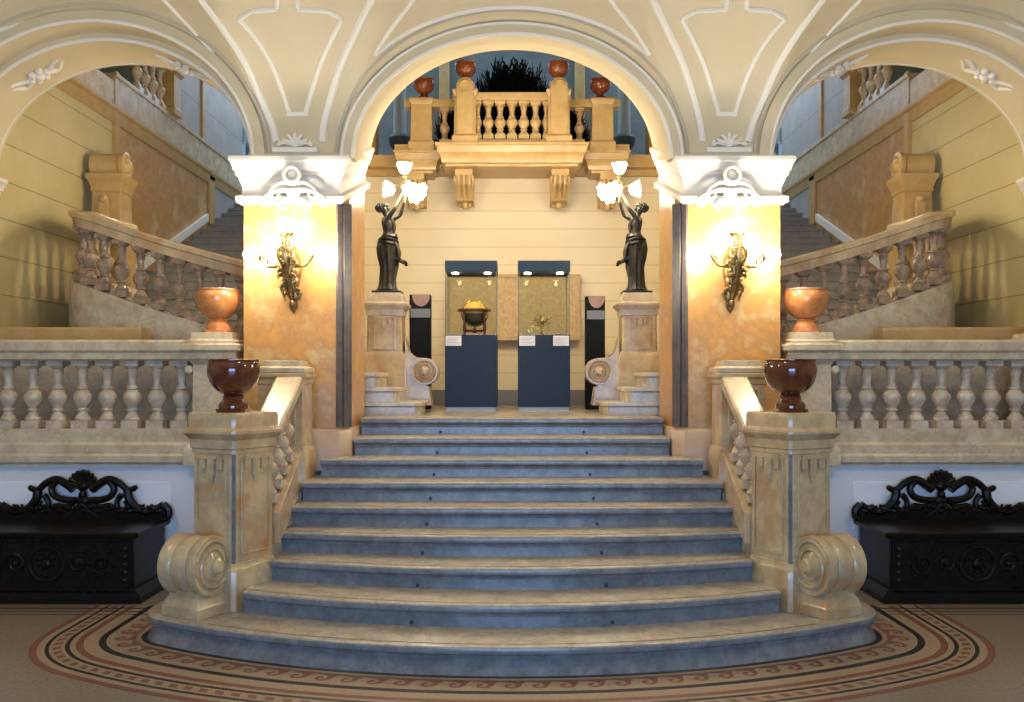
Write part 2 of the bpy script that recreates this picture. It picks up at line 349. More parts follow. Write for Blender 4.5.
for m in (1, -1):
    S = SIDE[m]
    # ---- lower newel pedestal
    cx, cy = -1.93, 6.38; z0 = .17
    nl = (math.sin(ANG), -math.cos(ANG)); nr = (math.cos(ANG), math.sin(ANG))      # left/front face normal, right face normal
    t = thing('newel_pedestal', cx*m, cy, z0, 'tall ochre marble pedestal at the stair foot carrying the %s brown urn' % S, 'pedestal', 'newel pedestals at the foot of the stairs')
    MB().stack(cx,cy,[(.225,z0),(.225,z0+.26),(.222,z0+.275),(.205,z0+.30),(.202,z0+.32)],ANG,cut=.12).build('plinth', M['yel'], t, m, .004)
    MB().stack(cx,cy,[(.198,z0+.318),(.196,z0+1.06)],ANG,cut=.14).build('shaft', M['yel'], t, m, .004)
    MB().stack(cx,cy,[(.202,1.215),(.202,1.245),(.212,1.25),(.215,1.31),(.225,1.32),(.245,1.345),(.25,1.352),(.25,1.372),(.225,1.385),(.22,1.39),(.222,1.46),(.215,1.49)],ANG,cut=.10).build('cap', M['yel'], t, m, .003)
    for (nx, ny) in (nl, nr):
        facepanel(cx+nx*.197, cy+ny*.197, .54, 1.19, nx, ny, .14, t, M['yel'], m)
        pendant(cx+nx*.200, cy+ny*.204, 1.205, nx, ny, 1.35, t, M['yel'], m)
    # grey edge strips on the chamfer facing the hall
    k = (nl[0]+nr[0], nl[1]+nr[1]); kk = math.hypot(*k); k = (k[0]/kk, k[1]/kk); e = .2*1.414*.935
    b = MB(); u = (-k[1], k[0]); P = [(cx+k[0]*(e+q)+u[0]*a, cy+k[1]*(e+q)+u[1]*a) for a, q in ((-.013,-.02),(.013,-.02),(.013,.005),(-.013,.005))]
    b.loft([[(p[0],p[1],z0+.3) for p in P],[(p[0],p[1],1.23) for p in P]]); tag(b.build('corner_strip', M['greymar'], t, m, .002), 'grey marble strip down the corner')
    # scroll console in front
    sc = (cx+nl[0]*.40+.0, cy+nl[1]*.40, .565)
    ax = (nr[0], nr[1], 0)
    tag(volute(t, m, (cx+nl[0]*.34+nr[0]*.005, cy+nl[1]*.34+nr[1]*.005, .495), (.93,-.37,0), .198, .30, M['yel']), 'rolled scroll with spiral ends')
    MB().stack(cx+nl[0]*.31+nr[0]*.0, cy+nl[1]*.31+nr[1]*.0, [(.165,.17),(.165,.235),(.155,.247),(.150,.275),(.135,.295),(.130,.34)], ANG).build('scroll_base', M['yel'], t, m, .004)
    urn(m, cx, cy, 1.49, 1.0, M['urnb'], 'large dark brown glazed urn on the %s lower newel pedestal' % S, 'brown urns at the foot of the stairs')
    # ---- upper newel by the pier
    ux, uy = -1.81, 7.36
    t = thing('newel_post', ux*m, uy, .9, 'short marble newel post against the %s pier at the top of the sloping rail' % S, 'pedestal', 'newel posts against the piers')
    MB().stack(ux,uy,[(.20,.86),(.20,1.14),(.185,1.17),(.175,1.18),(.172,1.67),(.182,1.675),(.185,1.71),(.205,1.73),(.205,1.755),(.18,1.765)]).build('shaft', M['yel'], t, m, .003)
    MB().stack(ux,uy,[(.19,1.764),(.19,1.80),(.15,1.815),(.14,1.86)]).build('cap', M['yelg'], t, m, .003)
    facepanel(ux, uy-.174, 1.22, 1.64, 0, -1, .12, t, M['yel'], m)
    MB().lathe((ux+.03,uy-.17,1.60), [(0,-.05),(.02,-.05),(.038,-.04),(.038,0)], 18, (0,1,0)).build('rosette', M['yelg'], t, m)
    # ---- sloping balustrade between the two newels
    A = Vector((-1.74,6.56,0)); B = Vector((-1.735,7.18,0))
    t = thing('sloping_balustrade', -1.74*m, 6.9, .47, 'sloping marble balustrade between the %s pair of newels beside the steps' % S, 'balustrade', 'sloping balustrades beside the stairs')
    def rk(y): return (y-6.56)/(7.18-6.56)
    MB().sweep([(-1.74,6.50,1.34),(-1.735,7.22,1.72)], [(-.105,-.045),(-.085,-.06),(.085,-.06),(.105,-.045),(.105,.03),(.09,.045),(-.09,.045),(-.105,.03)]).build('handrail', M['yelg'], t, m, .004)
    b = MB(); prof = [(6.50,.55),(6.50,.78),(7.20,1.16),(7.20,.86),(6.9,.72)]
    b.prism(prof, lambda y,z: (-1.85,y,z), lambda y,z: (-1.64,y,z)); b.build('string', M['yel'], t, m, .006)
    for k in range(4):
        y = 6.60+k*.155; zb = .78+(y-6.50)*.543; inst('baluster', bal_rake, t, -1.745*m, y, zb, 0, sc=(1,1,.98))
    # ---- level balustrade
    t = thing('balustrade', -3.7*m, 7.82, .98, 'level marble balustrade above the %s carved bench' % S, 'balustrade', 'level balustrades above the benches')
    MB().sweep([(-5.2,7.82,0),(-2.46,7.82,0)], [(-.13,1.88),(-.11,1.865),(.11,1.865),(.13,1.88),(.13,1.93),(.15,1.95),(.15,2.02),(.13,2.04),(-.13,2.04),(-.15,2.02),(-.15,1.95),(-.13,1.93)]).build('handrail', M['yelg'], t, m)
    MB().sweep([(-5.2,7.82,0),(-2.46,7.82,0)], [(-.15,.99),(.15,.99),(.15,1.0),(.17,1.02),(.17,1.07),(.15,1.09),(.15,1.16),(.125,1.185),(.12,1.295),(-.12,1.295),(-.12,1.185),(-.15,1.16)]).build('base_rail', M['yelg'], t, m)
    for k in range(12):
        inst('baluster', bal_level, t, (-2.805-k*.2105)*m, 7.82, 1.295)
    # corner newel with the orange urn
    wx, wy = -2.50, 7.82
    t = thing('corner_newel', wx*m, wy, 1.0, 'square marble newel at the inner end of the %s level balustrade, under an orange urn' % S, 'pedestal', 'newels under the orange urns')
    MB().stack(wx,wy,[(.22,.99),(.22,1.12),(.19,1.17),(.165,1.19),(.158,1.83),(.18,1.86),(.21,1.88),(.21,1.93),(.235,1.95),(.235,1.995),(.20,2.01)]).build('shaft', M['yelg'], t, m, .003)
    MB().stack(wx,wy,[(.19,2.008),(.19,2.03),(.175,2.045),(.17,2.10)]).build('cap', M['yelg'], t, m, .003)
    MB().lathe((wx-.19,wy-.13,1.79), [(0,-.05),(.02,-.05),(.034,-.04),(.034,.04)], 18, (0,1,0)).build('rosette', M['yelg'], t, m)
    urn(m, -2.49, wy-.02, 2.10, 1.02, M['urno'], 'orange marble urn on the %s corner newel beside the pier' % S, 'orange urns beside the piers')
    # low wall below and behind the level balustrade
    struct('wall_front_%s' % S, MB().box(-7,-1.95,7.72,7.95,-.1,.99).box(-1.98,-1.67,7.3,7.95,-.1,.9), M['wwall'], m)
    struct('wall_patch_%s' % S, MB().box(-2.86,-4.6,7.712,7.73,.45,.85), M['wpanel'], m)
    struct('wall_retaining_%s' % S, MB().box(-4.85,-2.28,8.40,8.62,.9,1.95), M['yelg'], m)
    b = MB(); b.sweep([(-4.85,8.46,0),(-3.36,8.46,0)], [(-.11,1.95),(.11,1.95),(.11,1.97),(.13,1.98),(.13,2.16),(.11,2.18),(-.11,2.18)]); struct('trim_coping_%s' % S, b, M['gold'], m, .004)
    # ---- pier
    px0, px1, py0, py1 = -2.235, -1.365, 7.66, 8.52
    t = thing('pier', -1.8*m, 8.09, 1.07, 'massive square pier of orange veined marble with a white capital, %s of the stairs' % S, 'pier', 'marble piers carrying the arches')
    c = .075
    poly = [(px0,py0),(px1-c,py0),(px1-c,py0+.02),(px1-.01,py0+c),(px1,py0+c),(px1,py1),(px0,py1)]
    def rect(z, o=0, k=0): return [(px0-o,py0-o,z),(px1-c+o*.4,py0-o,z),(px1+o,py0+c-o*.4,z),(px1+o,py1+o,z),(px0-o,py1+o,z)]
    MB().loft([rect(1.30),[(p[0],p[1],3.22 if p[1] < py1-.1 or p[0] < -2 else 3.5) for p in rect(3.22)]]).build('shaft', M['pier'], t, m, .003)
    MB().loft([rect(.95,.02),rect(1.27,.02),rect(1.30,.0)]).build('base', M['pierbase'], t, m, .003)
    b = MB()
    for (a0,q0),(a1,q1) in (((px1-c-.004,py0-.012),(px1+.010,py0+c+.004)),):
        dx, dy = a1-a0, q1-q0; L = math.hypot(dx,dy); nx, ny = dy/L, -dx/L
        for f0,f1,e in ((-.10,.28,.010),(.36,1.0,.016)):
            P = [(a0+dx*f0-nx*.02,q0+dy*f0-ny*.02),(a0+dx*f1-nx*.02,q0+dy*f1-ny*.02),(a0+dx*f1+nx*e,q0+dy*f1+ny*e),(a0+dx*f0+nx*e,q0+dy*f0+ny*e)]
            b.loft([[(p[0],p[1],1.31) for p in P],[(p[0],p[1],3.18) for p in P]])
    tag(b.build('corner_strip', M['chamf'], t, m, .004), 'dark blue grey marble strip on the chamfered corner')
    cap = [(3.165,.03),(3.18,.075),(3.225,.075),(3.235,.045),(3.25,.015),(3.30,.01),(3.33,.025),(3.385,.05),(3.40,.075),(3.43,.08),(3.44,.10),(3.465,.105),(3.50,.125),(3.515,.14),(3.545,.14),(3.555,.12)]
    b = MB(); R = []
    for z, o in [(z, o*.72) for z, o in cap]:                        # front part level, inner side rakes up with the stairs
        k = .30
        R.append([(px0-o,py0-o,z),(px1-c+o*.9,py0-o,z),(px1+o*.9,py1,z+k),(px1-.25,py1,z+k),(px1-.25,py0+.2,z),(px1-.3,py1+o*.5,z),(px0-o,py1+o*.5,z)])
    b.loft(R); b.build('capital', M['white'], t, m)
    # cartouche on the capital
    o = MB(); ccx = -1.80; yy = py0-.125
    ring = [(ccx+.062*math.cos(a), yy-.02, 3.385+.062*math.sin(a)) for a in [i*2*PI/24 for i in range(24)]]
    o.tube(ring, .016, 8, True); o.ball((ccx,yy+.01,3.385),.05,16,(1,.5,1))
    for sg in (-1,1):
        for P in ([(0,3.31),(.08,3.33),(.15,3.30),(.19,3.24),(.16,3.20),(.12,3.23)], [(0,3.26),(.10,3.27),(.2,3.24),(.26,3.19),(.23,3.15),(.19,3.17)], [(0,3.20),(.08,3.19),(.12,3.15),(.09,3.12),(.06,3.14)]):
            pts = smoothpts([(ccx+sg*a, yy+.06-.05*(1-abs(a)*3) + max(0,(3.25-z))*.5, z) for a,z in P], 5); o.tube(pts, [.022-.012*i/len(pts) for i in range(len(pts))], 8)
        o.ball((ccx+sg*.25,yy+.10,3.165),.026,12); o.ball((ccx+sg*.13,yy+.06,3.15),.022,12)
        for q in range(5): o.ball((ccx+sg*(.03+.045*q),yy+.05+q*.012,3.285-.012*q),.026-.003*q,10)
    o.ball((ccx,yy+.05,3.25),.05,14,(1.2,.7,1.3)); o.build('cartouche', M['white'], t, m)
    # ---- wall sconce
    t = thing('globe_sconce', -1.82*m, 7.66, 2.55, 'gilt bronze wall lamp with lit globes on the %s pier' % S, 'wall lamp', 'globe sconces on the piers')
    sx = -1.815; wy2 = 7.66
    b = MB(); b.lathe((sx,wy2-.012,0), [(.001,2.26),(.02,2.28),(.038,2.31),(.034,2.36),(.045,2.40),(.036,2.45),(.052,2.52),(.07,2.62),(.060,2.70),(.04,2.76),(.02,2.80),(.001,2.82)], 16, wob=None)
    for i in range(9): b.ball((sx+.03*math.sin(i*2.1),wy2-.05-.004*i,2.34+i*.045),.030,10,(1,.7,1.2))
    b.build('backplate', M['brass'], t, m)
    b = MB(); stem = smoothpts([(sx,wy2-.03,2.36),(sx-.01,wy2-.09,2.45),(sx-.02,wy2-.16,2.56),(sx-.02,wy2-.22,2.68),(sx-.01,wy2-.24,2.82),(sx-.01,wy2-.24,2.88)],6)
    b.tube(stem, [.022+.012*math.sin(i/len(stem)*PI*3)**2 for i in range(len(stem))], 10)
    rs = random.Random(5)
    for i, p in enumerate(stem[1::2]):
        for sg in (-1,1):
            q = Vector(p); k_ = rs.uniform(.7,1.5); u_ = rs.uniform(-.02,.03)
            b.tube([q, q+Vector((sg*.035*k_,-.015,.035+u_)), q+Vector((sg*.055*k_,-.03,.02+u_)), q+Vector((sg*.045*k_,-.035,-.015))], [.018,.020,.013,.006], 7)
    b.build('stem', M['brass'], t, m)
    G = [(sx-.01,wy2-.24,2.96),(sx-.295,wy2-.20,2.72),(sx+.27,wy2-.20,2.74),(sx-.07,wy2-.42,2.80)]
    j = Vector((sx-.015,wy2-.2,2.66))
    for gx,gy,gz in G[1:]:
        b = MB(); g = Vector((gx,gy,gz)); d = g-j; mid = j+d*.5+Vector((0,0,-.07)); P = smoothpts([j, mid, g-d.normalized()*.075],6)
        b.tube(P, .012, 8); b.lathe(g-d.normalized()*.085, [(.008,0),(.03,.012),(.034,.022),(.02,.03)], 12, d)
        w = P[7]; b.tube(smoothpts([w, w+Vector((.0,0,.05)), w+Vector((d.x*.15,0,.07)), w+Vector((d.x*.2,0,.03))],4), .009, 6); b.ball(P[4], .022, 8)
        b.build('arm', M['brass'], t, m)
    b = MB(); b.lathe((sx-.01,wy2-.24,2.84), [(.012,0),(.03,.02),(.055,.03),(.058,.045),(.02,.05)], 14); b.build('cup', M['brass'], t, m)
    for gx,gy,gz in G:
        MB().ball((gx,gy,gz),.066,20).build('globe', M['bulb'], t, m)

    # ---- carved chest bench
    bx, hw, y0, y1 = -3.56, .70, 7.02, 7.66
    t = thing('carved_bench', bx*m, 7.34, 0, 'black carved wooden chest bench with a pierced crest against the %s wall' % S, 'bench', 'carved chest benches')
    MB().stack(bx,(y0+y1)/2,[(hw+.03,0),(hw+.03,.05),(hw+.01,.075),(hw,.09),(hw-.015,.11)],0,ar=.46).build('base', M['wood'], t, m, .004)
    MB().box(bx-hw+.03,bx+hw-.03,y0+.02,y1-.01,.10,.50).build('chest', M['wood'], t, m, .006)
    MB().stack(bx,(y0+y1)/2,[(hw-.01,.495),(hw+.01,.51),(hw+.015,.535),(hw,.545)],0,ar=.462).build('lid', M['wood'], t, m, .003)
    b = MB(); yf = y0+.018
    def tor(x,z,r,q): b.tube([(x+r*math.cos(a),yf,z+r*math.sin(a)) for a in [i*2*PI/26 for i in range(26)]], q, 7, True)
    tor(bx,.30,.13,.014); tor(bx,.30,.09,.008); b.ball((bx,yf,.30),.04,12,(1,.5,1))
    for k in range(8):
        a = k*PI/4; b.ball((bx+.065*math.cos(a),yf,.30+.065*math.sin(a)),.022,8,(1,.5,1))
    for sg in (-1,1):
        for xo, r0, dr in ((.24,.085,1),(.42,.085,-1)):
            pts = [(bx+sg*xo+(r0*(1-i/34))*math.cos(dr*i*.32)*sg, yf, .30+(r0*(1-i/34))*math.sin(dr*i*.32)) for i in range(32)]
            b.tube(pts, .014, 7); b.ball((bx+sg*xo,yf,.30),.022,8)
            for k in range(6):
                a = k*1.05; b.ball((bx+sg*xo+.10*math.cos(a),yf,.30+.11*math.sin(a)),.02,8,(1,.5,1))
        b.box(bx+sg*.60-.055,bx+sg*.60+.055,yf-.02,yf+.01,.13,.47)
        for k in range(5): b.ball((bx+sg*.60,yf-.022,.18+k*.06),.026,8,(1.3,.5,.9))
    for k in range(46): b.ball((bx-.66+k*.0293,y0-.012,.095),.013,6)
    for k in range(40): b.ball((bx-.58+k*.0297,yf,.465),.011,6)
    b.build('front_carving', M['wood'], t, m)
    # crest
    b = MB(); yc = 7.63; K = 7.6/F; u0 = 81.5
    def cp(zx, zy): return (bx+(zx/3.9-u0)*K, yc, E+(HY-(440+zy/3.9))*K)
    def sc_(P, r, taper=1):
        p = smoothpts([cp(*q) for q in P], 6); r *= 1.3; b.tube(p, [r*(1-(1-taper)*i/len(p)) for i in range(len(p))], 8)
    for sg in (1,-1):
        X = lambda x: x if sg == 1 else 636-x
        sc_([(X(352),195),(X(378),176),(X(420),156),(X(462),170),(X(494),196),(X(522),190)], .030, .6); b.ball(cp(X(522),188), .024, 10)
        sc_([(X(420),160),(X(440),190),(X(425),222),(X(385),236),(X(345),238)], .022)
        sc_([(X(494),196),(X(500),232),(X(530),268),(X(572),284),(X(610),270),(X(634),254)], .030, .8)
        sc_([(X(634),254),(X(655),276),(X(650),305),(X(622),312),(X(615),292),(X(632),286)], .026, .6)
        sc_([(X(470),215),(X(452),245),(X(462),280),(X(490),262),(X(480),240)], .020, .5)
        sc_([(X(345),238),(X(380),262),(X(425),258),(X(440),285)], .019, .8); sc_([(X(318),250),(X(345),275),(X(380),300)], .022)
        sc_([(X(530),268),(X(500),290),(X(520),310)], .02)
        for q in ((560,300,.03),(590,305,.034),(470,292,.028),(430,296,.024),(520,298,.03),(404,290,.018)): b.ball(cp(X(q[0]),q[1]), q[2], 8, (1.2,.6,1))
        for k in range(7):
            q = cp(X(500+k*19), 296-(k%3)*5); b.tube([q, (q[0]+.01*sg,q[1]-.02,q[2]+.045), (q[0]+.035*sg,q[1]-.02,q[2]+.05)], [.022,.018,.008], 6)
        for k in range(6): b.ball(cp(X(540+k*16),262-(k%2)*6+(k-2)**2), .014, 6)
    for k in range(9):
        a = PI*k/8; b.tube([cp(318,182), cp(318+48*math.cos(a),172-44*math.sin(a))], [.02,.026], 7); b.ball(cp(318+50*math.cos(a),172-46*math.sin(a)), .022, 8)
    for k in range(44): b.ball((bx-hw+.04+k*(2*hw-.08)/43, yc-.02+.015*(k%2), .635+.018*math.sin(k*1.9)), .024, 8, (1.1,.8,1))
    b.ball(cp(318,180),.05,12,(1,.6,1)); b.ball(cp(318,215),.035,10); b.ball(cp(318,238),.045,10,(1.4,.6,.9))
    b.box(bx-hw+.02, bx+hw-.02, yc-.025, yc+.03, .53, .635)
    b.build('crest', M['wood'], t, m)

    # ---- curved stair balustrade seen through the side arch
    path = smoothpts([(-4.25,10.20,3.36),(-4.38,9.85,3.38),(-4.38,9.42,3.38),(-4.20,9.06,3.31),(-3.92,8.90,3.21),(-3.40,8.82,3.03),(-2.60,8.80,2.80),(-1.5,9.05,2.52)], 10)
    t = thing('curved_balustrade', -3.6*m, 9.0, 2.0, 'curving marble stair balustrade with tall balusters seen through the %s arch' % S, 'balustrade', 'curved balustrades of the side flights')
    MB().sweep(path, [(-.10,-.03),(-.085,-.11),(.085,-.11),(.10,-.03),(.125,-.02),(.125,.02),(.11,.04),(-.11,.04),(-.125,.02),(-.125,-.02)]).build('handrail', M['yel'], t, m)
    R = []
    for i, p in enumerate(path):
        a, c_ = path[max(i-1,0)], path[min(i+1,len(path)-1)]; tt = (c_-a); tt.z = 0; tt.normalize(); sd = Vector((tt.y,-tt.x,0)); zt = p.z-.66
        R.append([p+sd*.12+Vector((0,0,1.30-p.z)), p+sd*.12+Vector((0,0,zt-p.z)), p-sd*.12+Vector((0,0,zt-p.z)), p-sd*.12+Vector((0,0,1.30-p.z))])
    MB().loft(R).build('string', M['yelg'], t, m)
    acc = 0; nxt = .1
    for a, c_ in zip(path, path[1:]):
        d = (c_-a).length
        while acc+d > nxt and len(path) and a.x < -1.9:
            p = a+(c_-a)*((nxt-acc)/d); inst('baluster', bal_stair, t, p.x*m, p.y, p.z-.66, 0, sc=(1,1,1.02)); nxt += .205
        if a.x >= -1.9: nxt = acc+d+.205
        acc += d
    # scroll-topped newel beside the wall
    t = thing('scroll_newel', -4.53*m, 10.42, 2.0, 'ochre stone newel with a rolled top at the %s wall above the curved rail' % S, 'pedestal', 'scroll topped newels by the side walls')
    nx_, ny_ = -4.53, 10.42
    MB().stack(nx_,ny_,[(.19,2.0),(.19,3.36),(.175,3.40),(.165,3.42),(.155,3.78),(.17,3.80),(.165,3.84),(.19,3.91),(.21,3.95),(.21,3.99)]).build('shaft', M['gold'], t, m, .004)
    MB().lathe((nx_-.19,ny_-.04,4.10), [(.10,0),(.145,.01),(.15,.05),(.14,.08),(.14,.32),(.155,.34),(.155,.38),(.12,.40),(.08,.39),(.05,.42),(0,.43)], 28, (1,0,0)).build('rolled_top', M['gold'], t, m)
    b = MB(); b.sweep([(nx_+.16,ny_+.05,0),(nx_+.16,ny_-.14,0)], [(0,3.30),(.10,3.32),(.08,3.5),(.03,3.7),(.06,3.85),(.05,4.0),(0,4.0)])
    b.box(nx_-.05,nx_+.05,ny_-.235,ny_-.18,3.38,3.70); b.ball((nx_,ny_-.22,3.70),.05,12); b.build('bracket', M['gold'], t, m, .004)
    # ---- side flight going up and away
    t = thing('side_flight', -3.6*m, 13, 1.4, 'dim grey flight of steps climbing away behind the %s arch' % S, 'staircase', 'side flights to the upper floor')
    for k in range(20):
        y = 9.95+k*.35; z = 2.25+k*.145
        b = MB(); b.loft([[(x,yy_,zz) for x in (-4.79,-2.42) for yy_,zz in ()] or [(-4.79,y+.02,z-.25),(-2.44,y+.02,z-.25),(-2.44,y+.45,z-.25),(-4.79,y+.45,z-.25)],
                          [(-4.79,y+.02,z-.04),(-2.44,y+.02,z-.04),(-2.44,y+.45,z-.04),(-4.79,y+.45,z-.04)],[(-4.79,y,z-.035),(-2.44,y,z-.035),(-2.44,y+.45,z-.035),(-4.79,y+.45,z-.035)],
                          [(-4.79,y,z),(-2.44,y,z),(-2.44,y+.45,z),(-4.79,y+.45,z)]])
        b.build('step', M['greyst'], t, m)
    b = MB(); b.prism([(11.0,2.74),(11.0,2.86),(14.4,4.27),(14.4,4.15)], lambda y,z: (-4.795,y,z), lambda y,z: (-4.745,y,z))
    b.build('wall_string', M['white'], t, m, .004)
    # steps from the landing towards the side
    t = thing('landing_steps', -1.6*m, 8.85, 1.37, 'short round-ended marble steps leaving the landing to the %s' % S, 'staircase', 'round ended steps off the landing')
    for xr, za, zb in ((-.83,1.37,1.492),(-1.035,1.488,1.63),(-1.205,1.626,1.768)):
        def out(o):
            P = [(-2.3,8.60+o),(xr-.10-o*0,8.60+o)]; P += [(xr-.10+(.10-o)*math.sin(a), 8.70-(.10-o)*math.cos(a)) for a in [PI/2*i/8 for i in range(1,9)]]
            return P+[(xr-o,9.12),(-2.3,9.12)]
        MB().loft([[(x,y,z) for x,y in out(o)] for z,o in ((za,.03),(zb-.05,.03),(zb-.042,.012),(zb-.034,.0),(zb-.008,0),(zb,.012))]).build('step', M['yelg'], t, m)
    # ---- statue pedestal
    qx, qy = -1.275, 9.36
    t = thing('statue_pedestal', qx*m, qy, 1.37, 'pale marble pedestal with a side scroll under the %s bronze statue' % S, 'pedestal', 'pedestals of the lamp bearers')
    MB().stack(qx,qy,[(.215,1.37),(.215,1.93),(.20,1.96),(.185,1.98)]).build('plinth', M['yel'], t, m, .004)
    MB().stack(qx,qy,[(.178,1.975),(.172,2.345)],cut=.1).build('shaft', M['yel'], t, m, .003)
    MB().stack(qx,qy,[(.18,2.34),(.185,2.40),(.20,2.415),(.225,2.445),(.225,2.465),(.175,2.48),(.17,2.545),(.16,2.57)]).build('cap', M['yelg'], t, m, .003)
    pendant(qx, qy-.178, 2.33, 0, -1, .9, t, M['yel'], m); facepanel(qx, qy-.174, 2.0, 2.33, 0, -1, .11, t, M['yel'], m)
    o = volute(t, m, (qx+.40,qy-.02,1.78), (0,1,0), .135, .26, M['yel'], 'scroll')
    b = MB(); b.prism([(qx+.20,1.44),(qx+.20,2.12),(qx+.235,1.98),(qx+.30,1.92),(qx+.42,1.915),(qx+.34,1.70),(qx+.44,1.62),(qx+.47,1.44)], lambda x,z: (x,qy-.13,z), lambda x,z: (x,qy+.10,z)); b.build('scroll_web', M['yel'], t, m, .004)

    # ---- bronze lamp bearer
    t = thing('statue', qx*m, qy, 2.57, 'bronze statue of a draped woman raising lit flower lamps, %s side of the landing' % S, 'statue', 'bronze lamp bearers')
    t.scale = (1.13,1.13,1.13); fx, fz = qx+.01, 2.57
    b = MB(); b.box(fx-.13,fx+.13,qy-.11,qy+.11,fz,fz+.022); b.ball((fx+.01,qy,fz+.02),.09,14,(1.1,1,.35)); b.build('base', M['bronze'], t, m, .003)
    # body: skinned skeleton
    hz = fz+.02
    J = {'pel':(fx+.0,qy,hz+.44,.062),'wai':(fx+.012,qy,hz+.52,.046),'che':(fx+.008,qy,hz+.61,.058),'nec':(fx-.012,qy,hz+.675,.026),'hd0':(fx-.022,qy,hz+.705,.028),'hd1':(fx-.035,qy-.002,hz+.74,.043),'hd2':(fx-.045,qy,hz+.772,.034),
         'sL':(fx+.005,qy-.062,hz+.645,.028),'eL':(fx+.075,qy-.075,hz+.735,.020),'wL':(fx+.125,qy-.035,hz+.855,.014),'pL':(fx+.135,qy-.022,hz+.885,.015),
         'sR':(fx+.005,qy+.062,hz+.645,.028),'eR':(fx+.105,qy+.07,hz+.70,.020),'wR':(fx+.145,qy+.03,hz+.815,.014),'pR':(fx+.142,qy+.022,hz+.845,.015),
         'hL':(fx+.0,qy-.04,hz+.40,.05),'kL':(fx+.03,qy-.045,hz+.22,.034),'aL':(fx-.005,qy-.04,hz+.035,.02),'tL':(fx+.06,qy-.045,hz+.012,.015),
         'hR':(fx+.0,qy+.04,hz+.40,.05),'kR':(fx+.005,qy+.045,hz+.22,.034),'aR':(fx-.025,qy+.045,hz+.035,.02),'tR':(fx+.035,qy+.05,hz+.012,.015)}
    Eg = [('pel','wai'),('wai','che'),('che','nec'),('nec','hd0'),('hd0','hd1'),('hd1','hd2'),('che','sL'),('sL','eL'),('eL','wL'),('wL','pL'),('che','sR'),('sR','eR'),('eR','wR'),('wR','pR'),
          ('pel','hL'),('hL','kL'),('kL','aL'),('aL','tL'),('pel','hR'),('hR','kR'),('kR','aR'),('aR','tR')]
    for sd, pk in (('L','pL'),('R','pR')):                            # five fingers closing round the lamp stem
        p = J[pk]; 
        for f in range(4):
            a = 'f%s%d' % (sd,f); J[a] = (p[0]-.002+.0,p[1]+(f-1.5)*.008,p[2]+.012,.0045); J[a+'b'] = (p[0]+.016,p[1]+(f-1.5)*.007,p[2]+.020-.002*f,.004); Eg += [(pk,a),(a,a+'b')]
        a = 'f%s4' % sd; J[a] = (p[0]+.014,p[1]+(-.010 if sd == 'R' else .010),p[2]-.004,.005); Eg.append((pk,a))
    keys = list(J); me = bpy.data.meshes.new('body'); me.from_pydata([(J[k][0]*m-qx*m, J[k][1]-qy, J[k][2]-fz) for k in keys], [(keys.index(a),keys.index(b_)) for a,b_ in Eg], [])
    me.materials.append(M['bronze']); ob = bpy.data.objects.new('body', me); C.objects.link(ob); ob.parent = t; ob['_o'] = (qx*m,qy,fz)
    ob.modifiers.new('skin','SKIN')
    for i, k in enumerate(keys):
        sv = me.skin_vertices[0].data[i]; r = J[k][3]*.92; sv.radius = (r,r); sv.use_root = (k == 'pel')
    sb = ob.modifiers.new('sub','SUBSURF'); sb.levels = 2; sb.render_levels = 2; ob.modifiers['skin'].use_smooth_shade = True
    # face features and hair
    hx, hy, hh = fx-.035, qy, hz+.745
    b = MB(); b.ball((hx+.043,hy,hh-.004),.011,10,(1,.7,1.2)); b.ball((hx+.036,hy,hh-.024),.008,8,(.8,1.4,.5)); b.ball((hx+.034,hy,hh-.038),.011,8)
    for q in (-1,1): b.ball((hx+.035,hy+q*.016,hh+.008),.006,8); b.ball((hx-.004,hy+q*.043,hh-.004),.010,8,(.8,.5,1.2))
    b.build('face', M['bronze'], ob if False else t, m)
    b = MB()
    for k in range(46):
        a = k*2.4; zz = (k/46); r_ = .047*math.sqrt(max(.05,1-(zz*1.3-.45)**2)); xx = hx-.012+r_*math.cos(a); 
        if math.cos(a) > .45 and zz < .62: continue
        b.ball((xx,hy+r_*math.sin(a),hh-.02+zz*.07),.014,8)
    b.ball((hx-.058,hy,hh+.01),.026,12); b.build('hair', M['bronze'], t, m)
    # draped dress: folded loft from chest to feet
    b = MB(); rings = []; prof = [(.66,.048,.066,.0),(.62,.062,.078,.005),(.57,.055,.066,.010),(.53,.050,.058,.012),(.50,.060,.068,.008),(.45,.078,.086,.0),(.38,.083,.092,.0),(.30,.078,.088,.004),(.22,.070,.080,.010),(.12,.062,.074,.0),(.05,.066,.082,-.006),(.015,.082,.095,-.01)]
    for i, (z,a_,b_,o) in enumerate(prof):
        ring = []
        for k in range(48):
            th = k*2*PI/48; w = 1+(.0 if z > .5 else .075)*math.sin(9*th+z*6)+(.04*math.sin(17*th-z*18) if z < .55 else .03*math.sin(13*th+z*40))
            q_ = 1.14 if z < .48 else 1; ring.append((fx+o+a_*q_*w*math.cos(th), qy+b_*w*math.sin(th), hz+z))
        rings.append(ring)
    b.loft(rings); b.build('dress', M['bronze'], t, m, smooth=60)
    b = MB()
    for k, (r_, zz) in enumerate(((.070,.49),(.076,.472),(.082,.452),(.086,.43))):
        b.tube([(fx+.006+r_*math.cos(a)*1.02, qy+(r_+.008)*math.sin(a), hz+zz+.018*math.cos(a+k)) for a in [i*2*PI/30 for i in range(30)]], .012, 7, True)
    for k in range(5):
        b.tube(smoothpts([(fx+.07,qy-.05+k*.022,hz+.44),(fx+.098,qy-.05+k*.024,hz+.37),(fx+.105,qy-.055+k*.024,hz+.30),(fx+.135+.008*k,qy-.05+k*.022,hz+.25)],5), [.016]*8+[.014]*4+[.010]*4, 7)
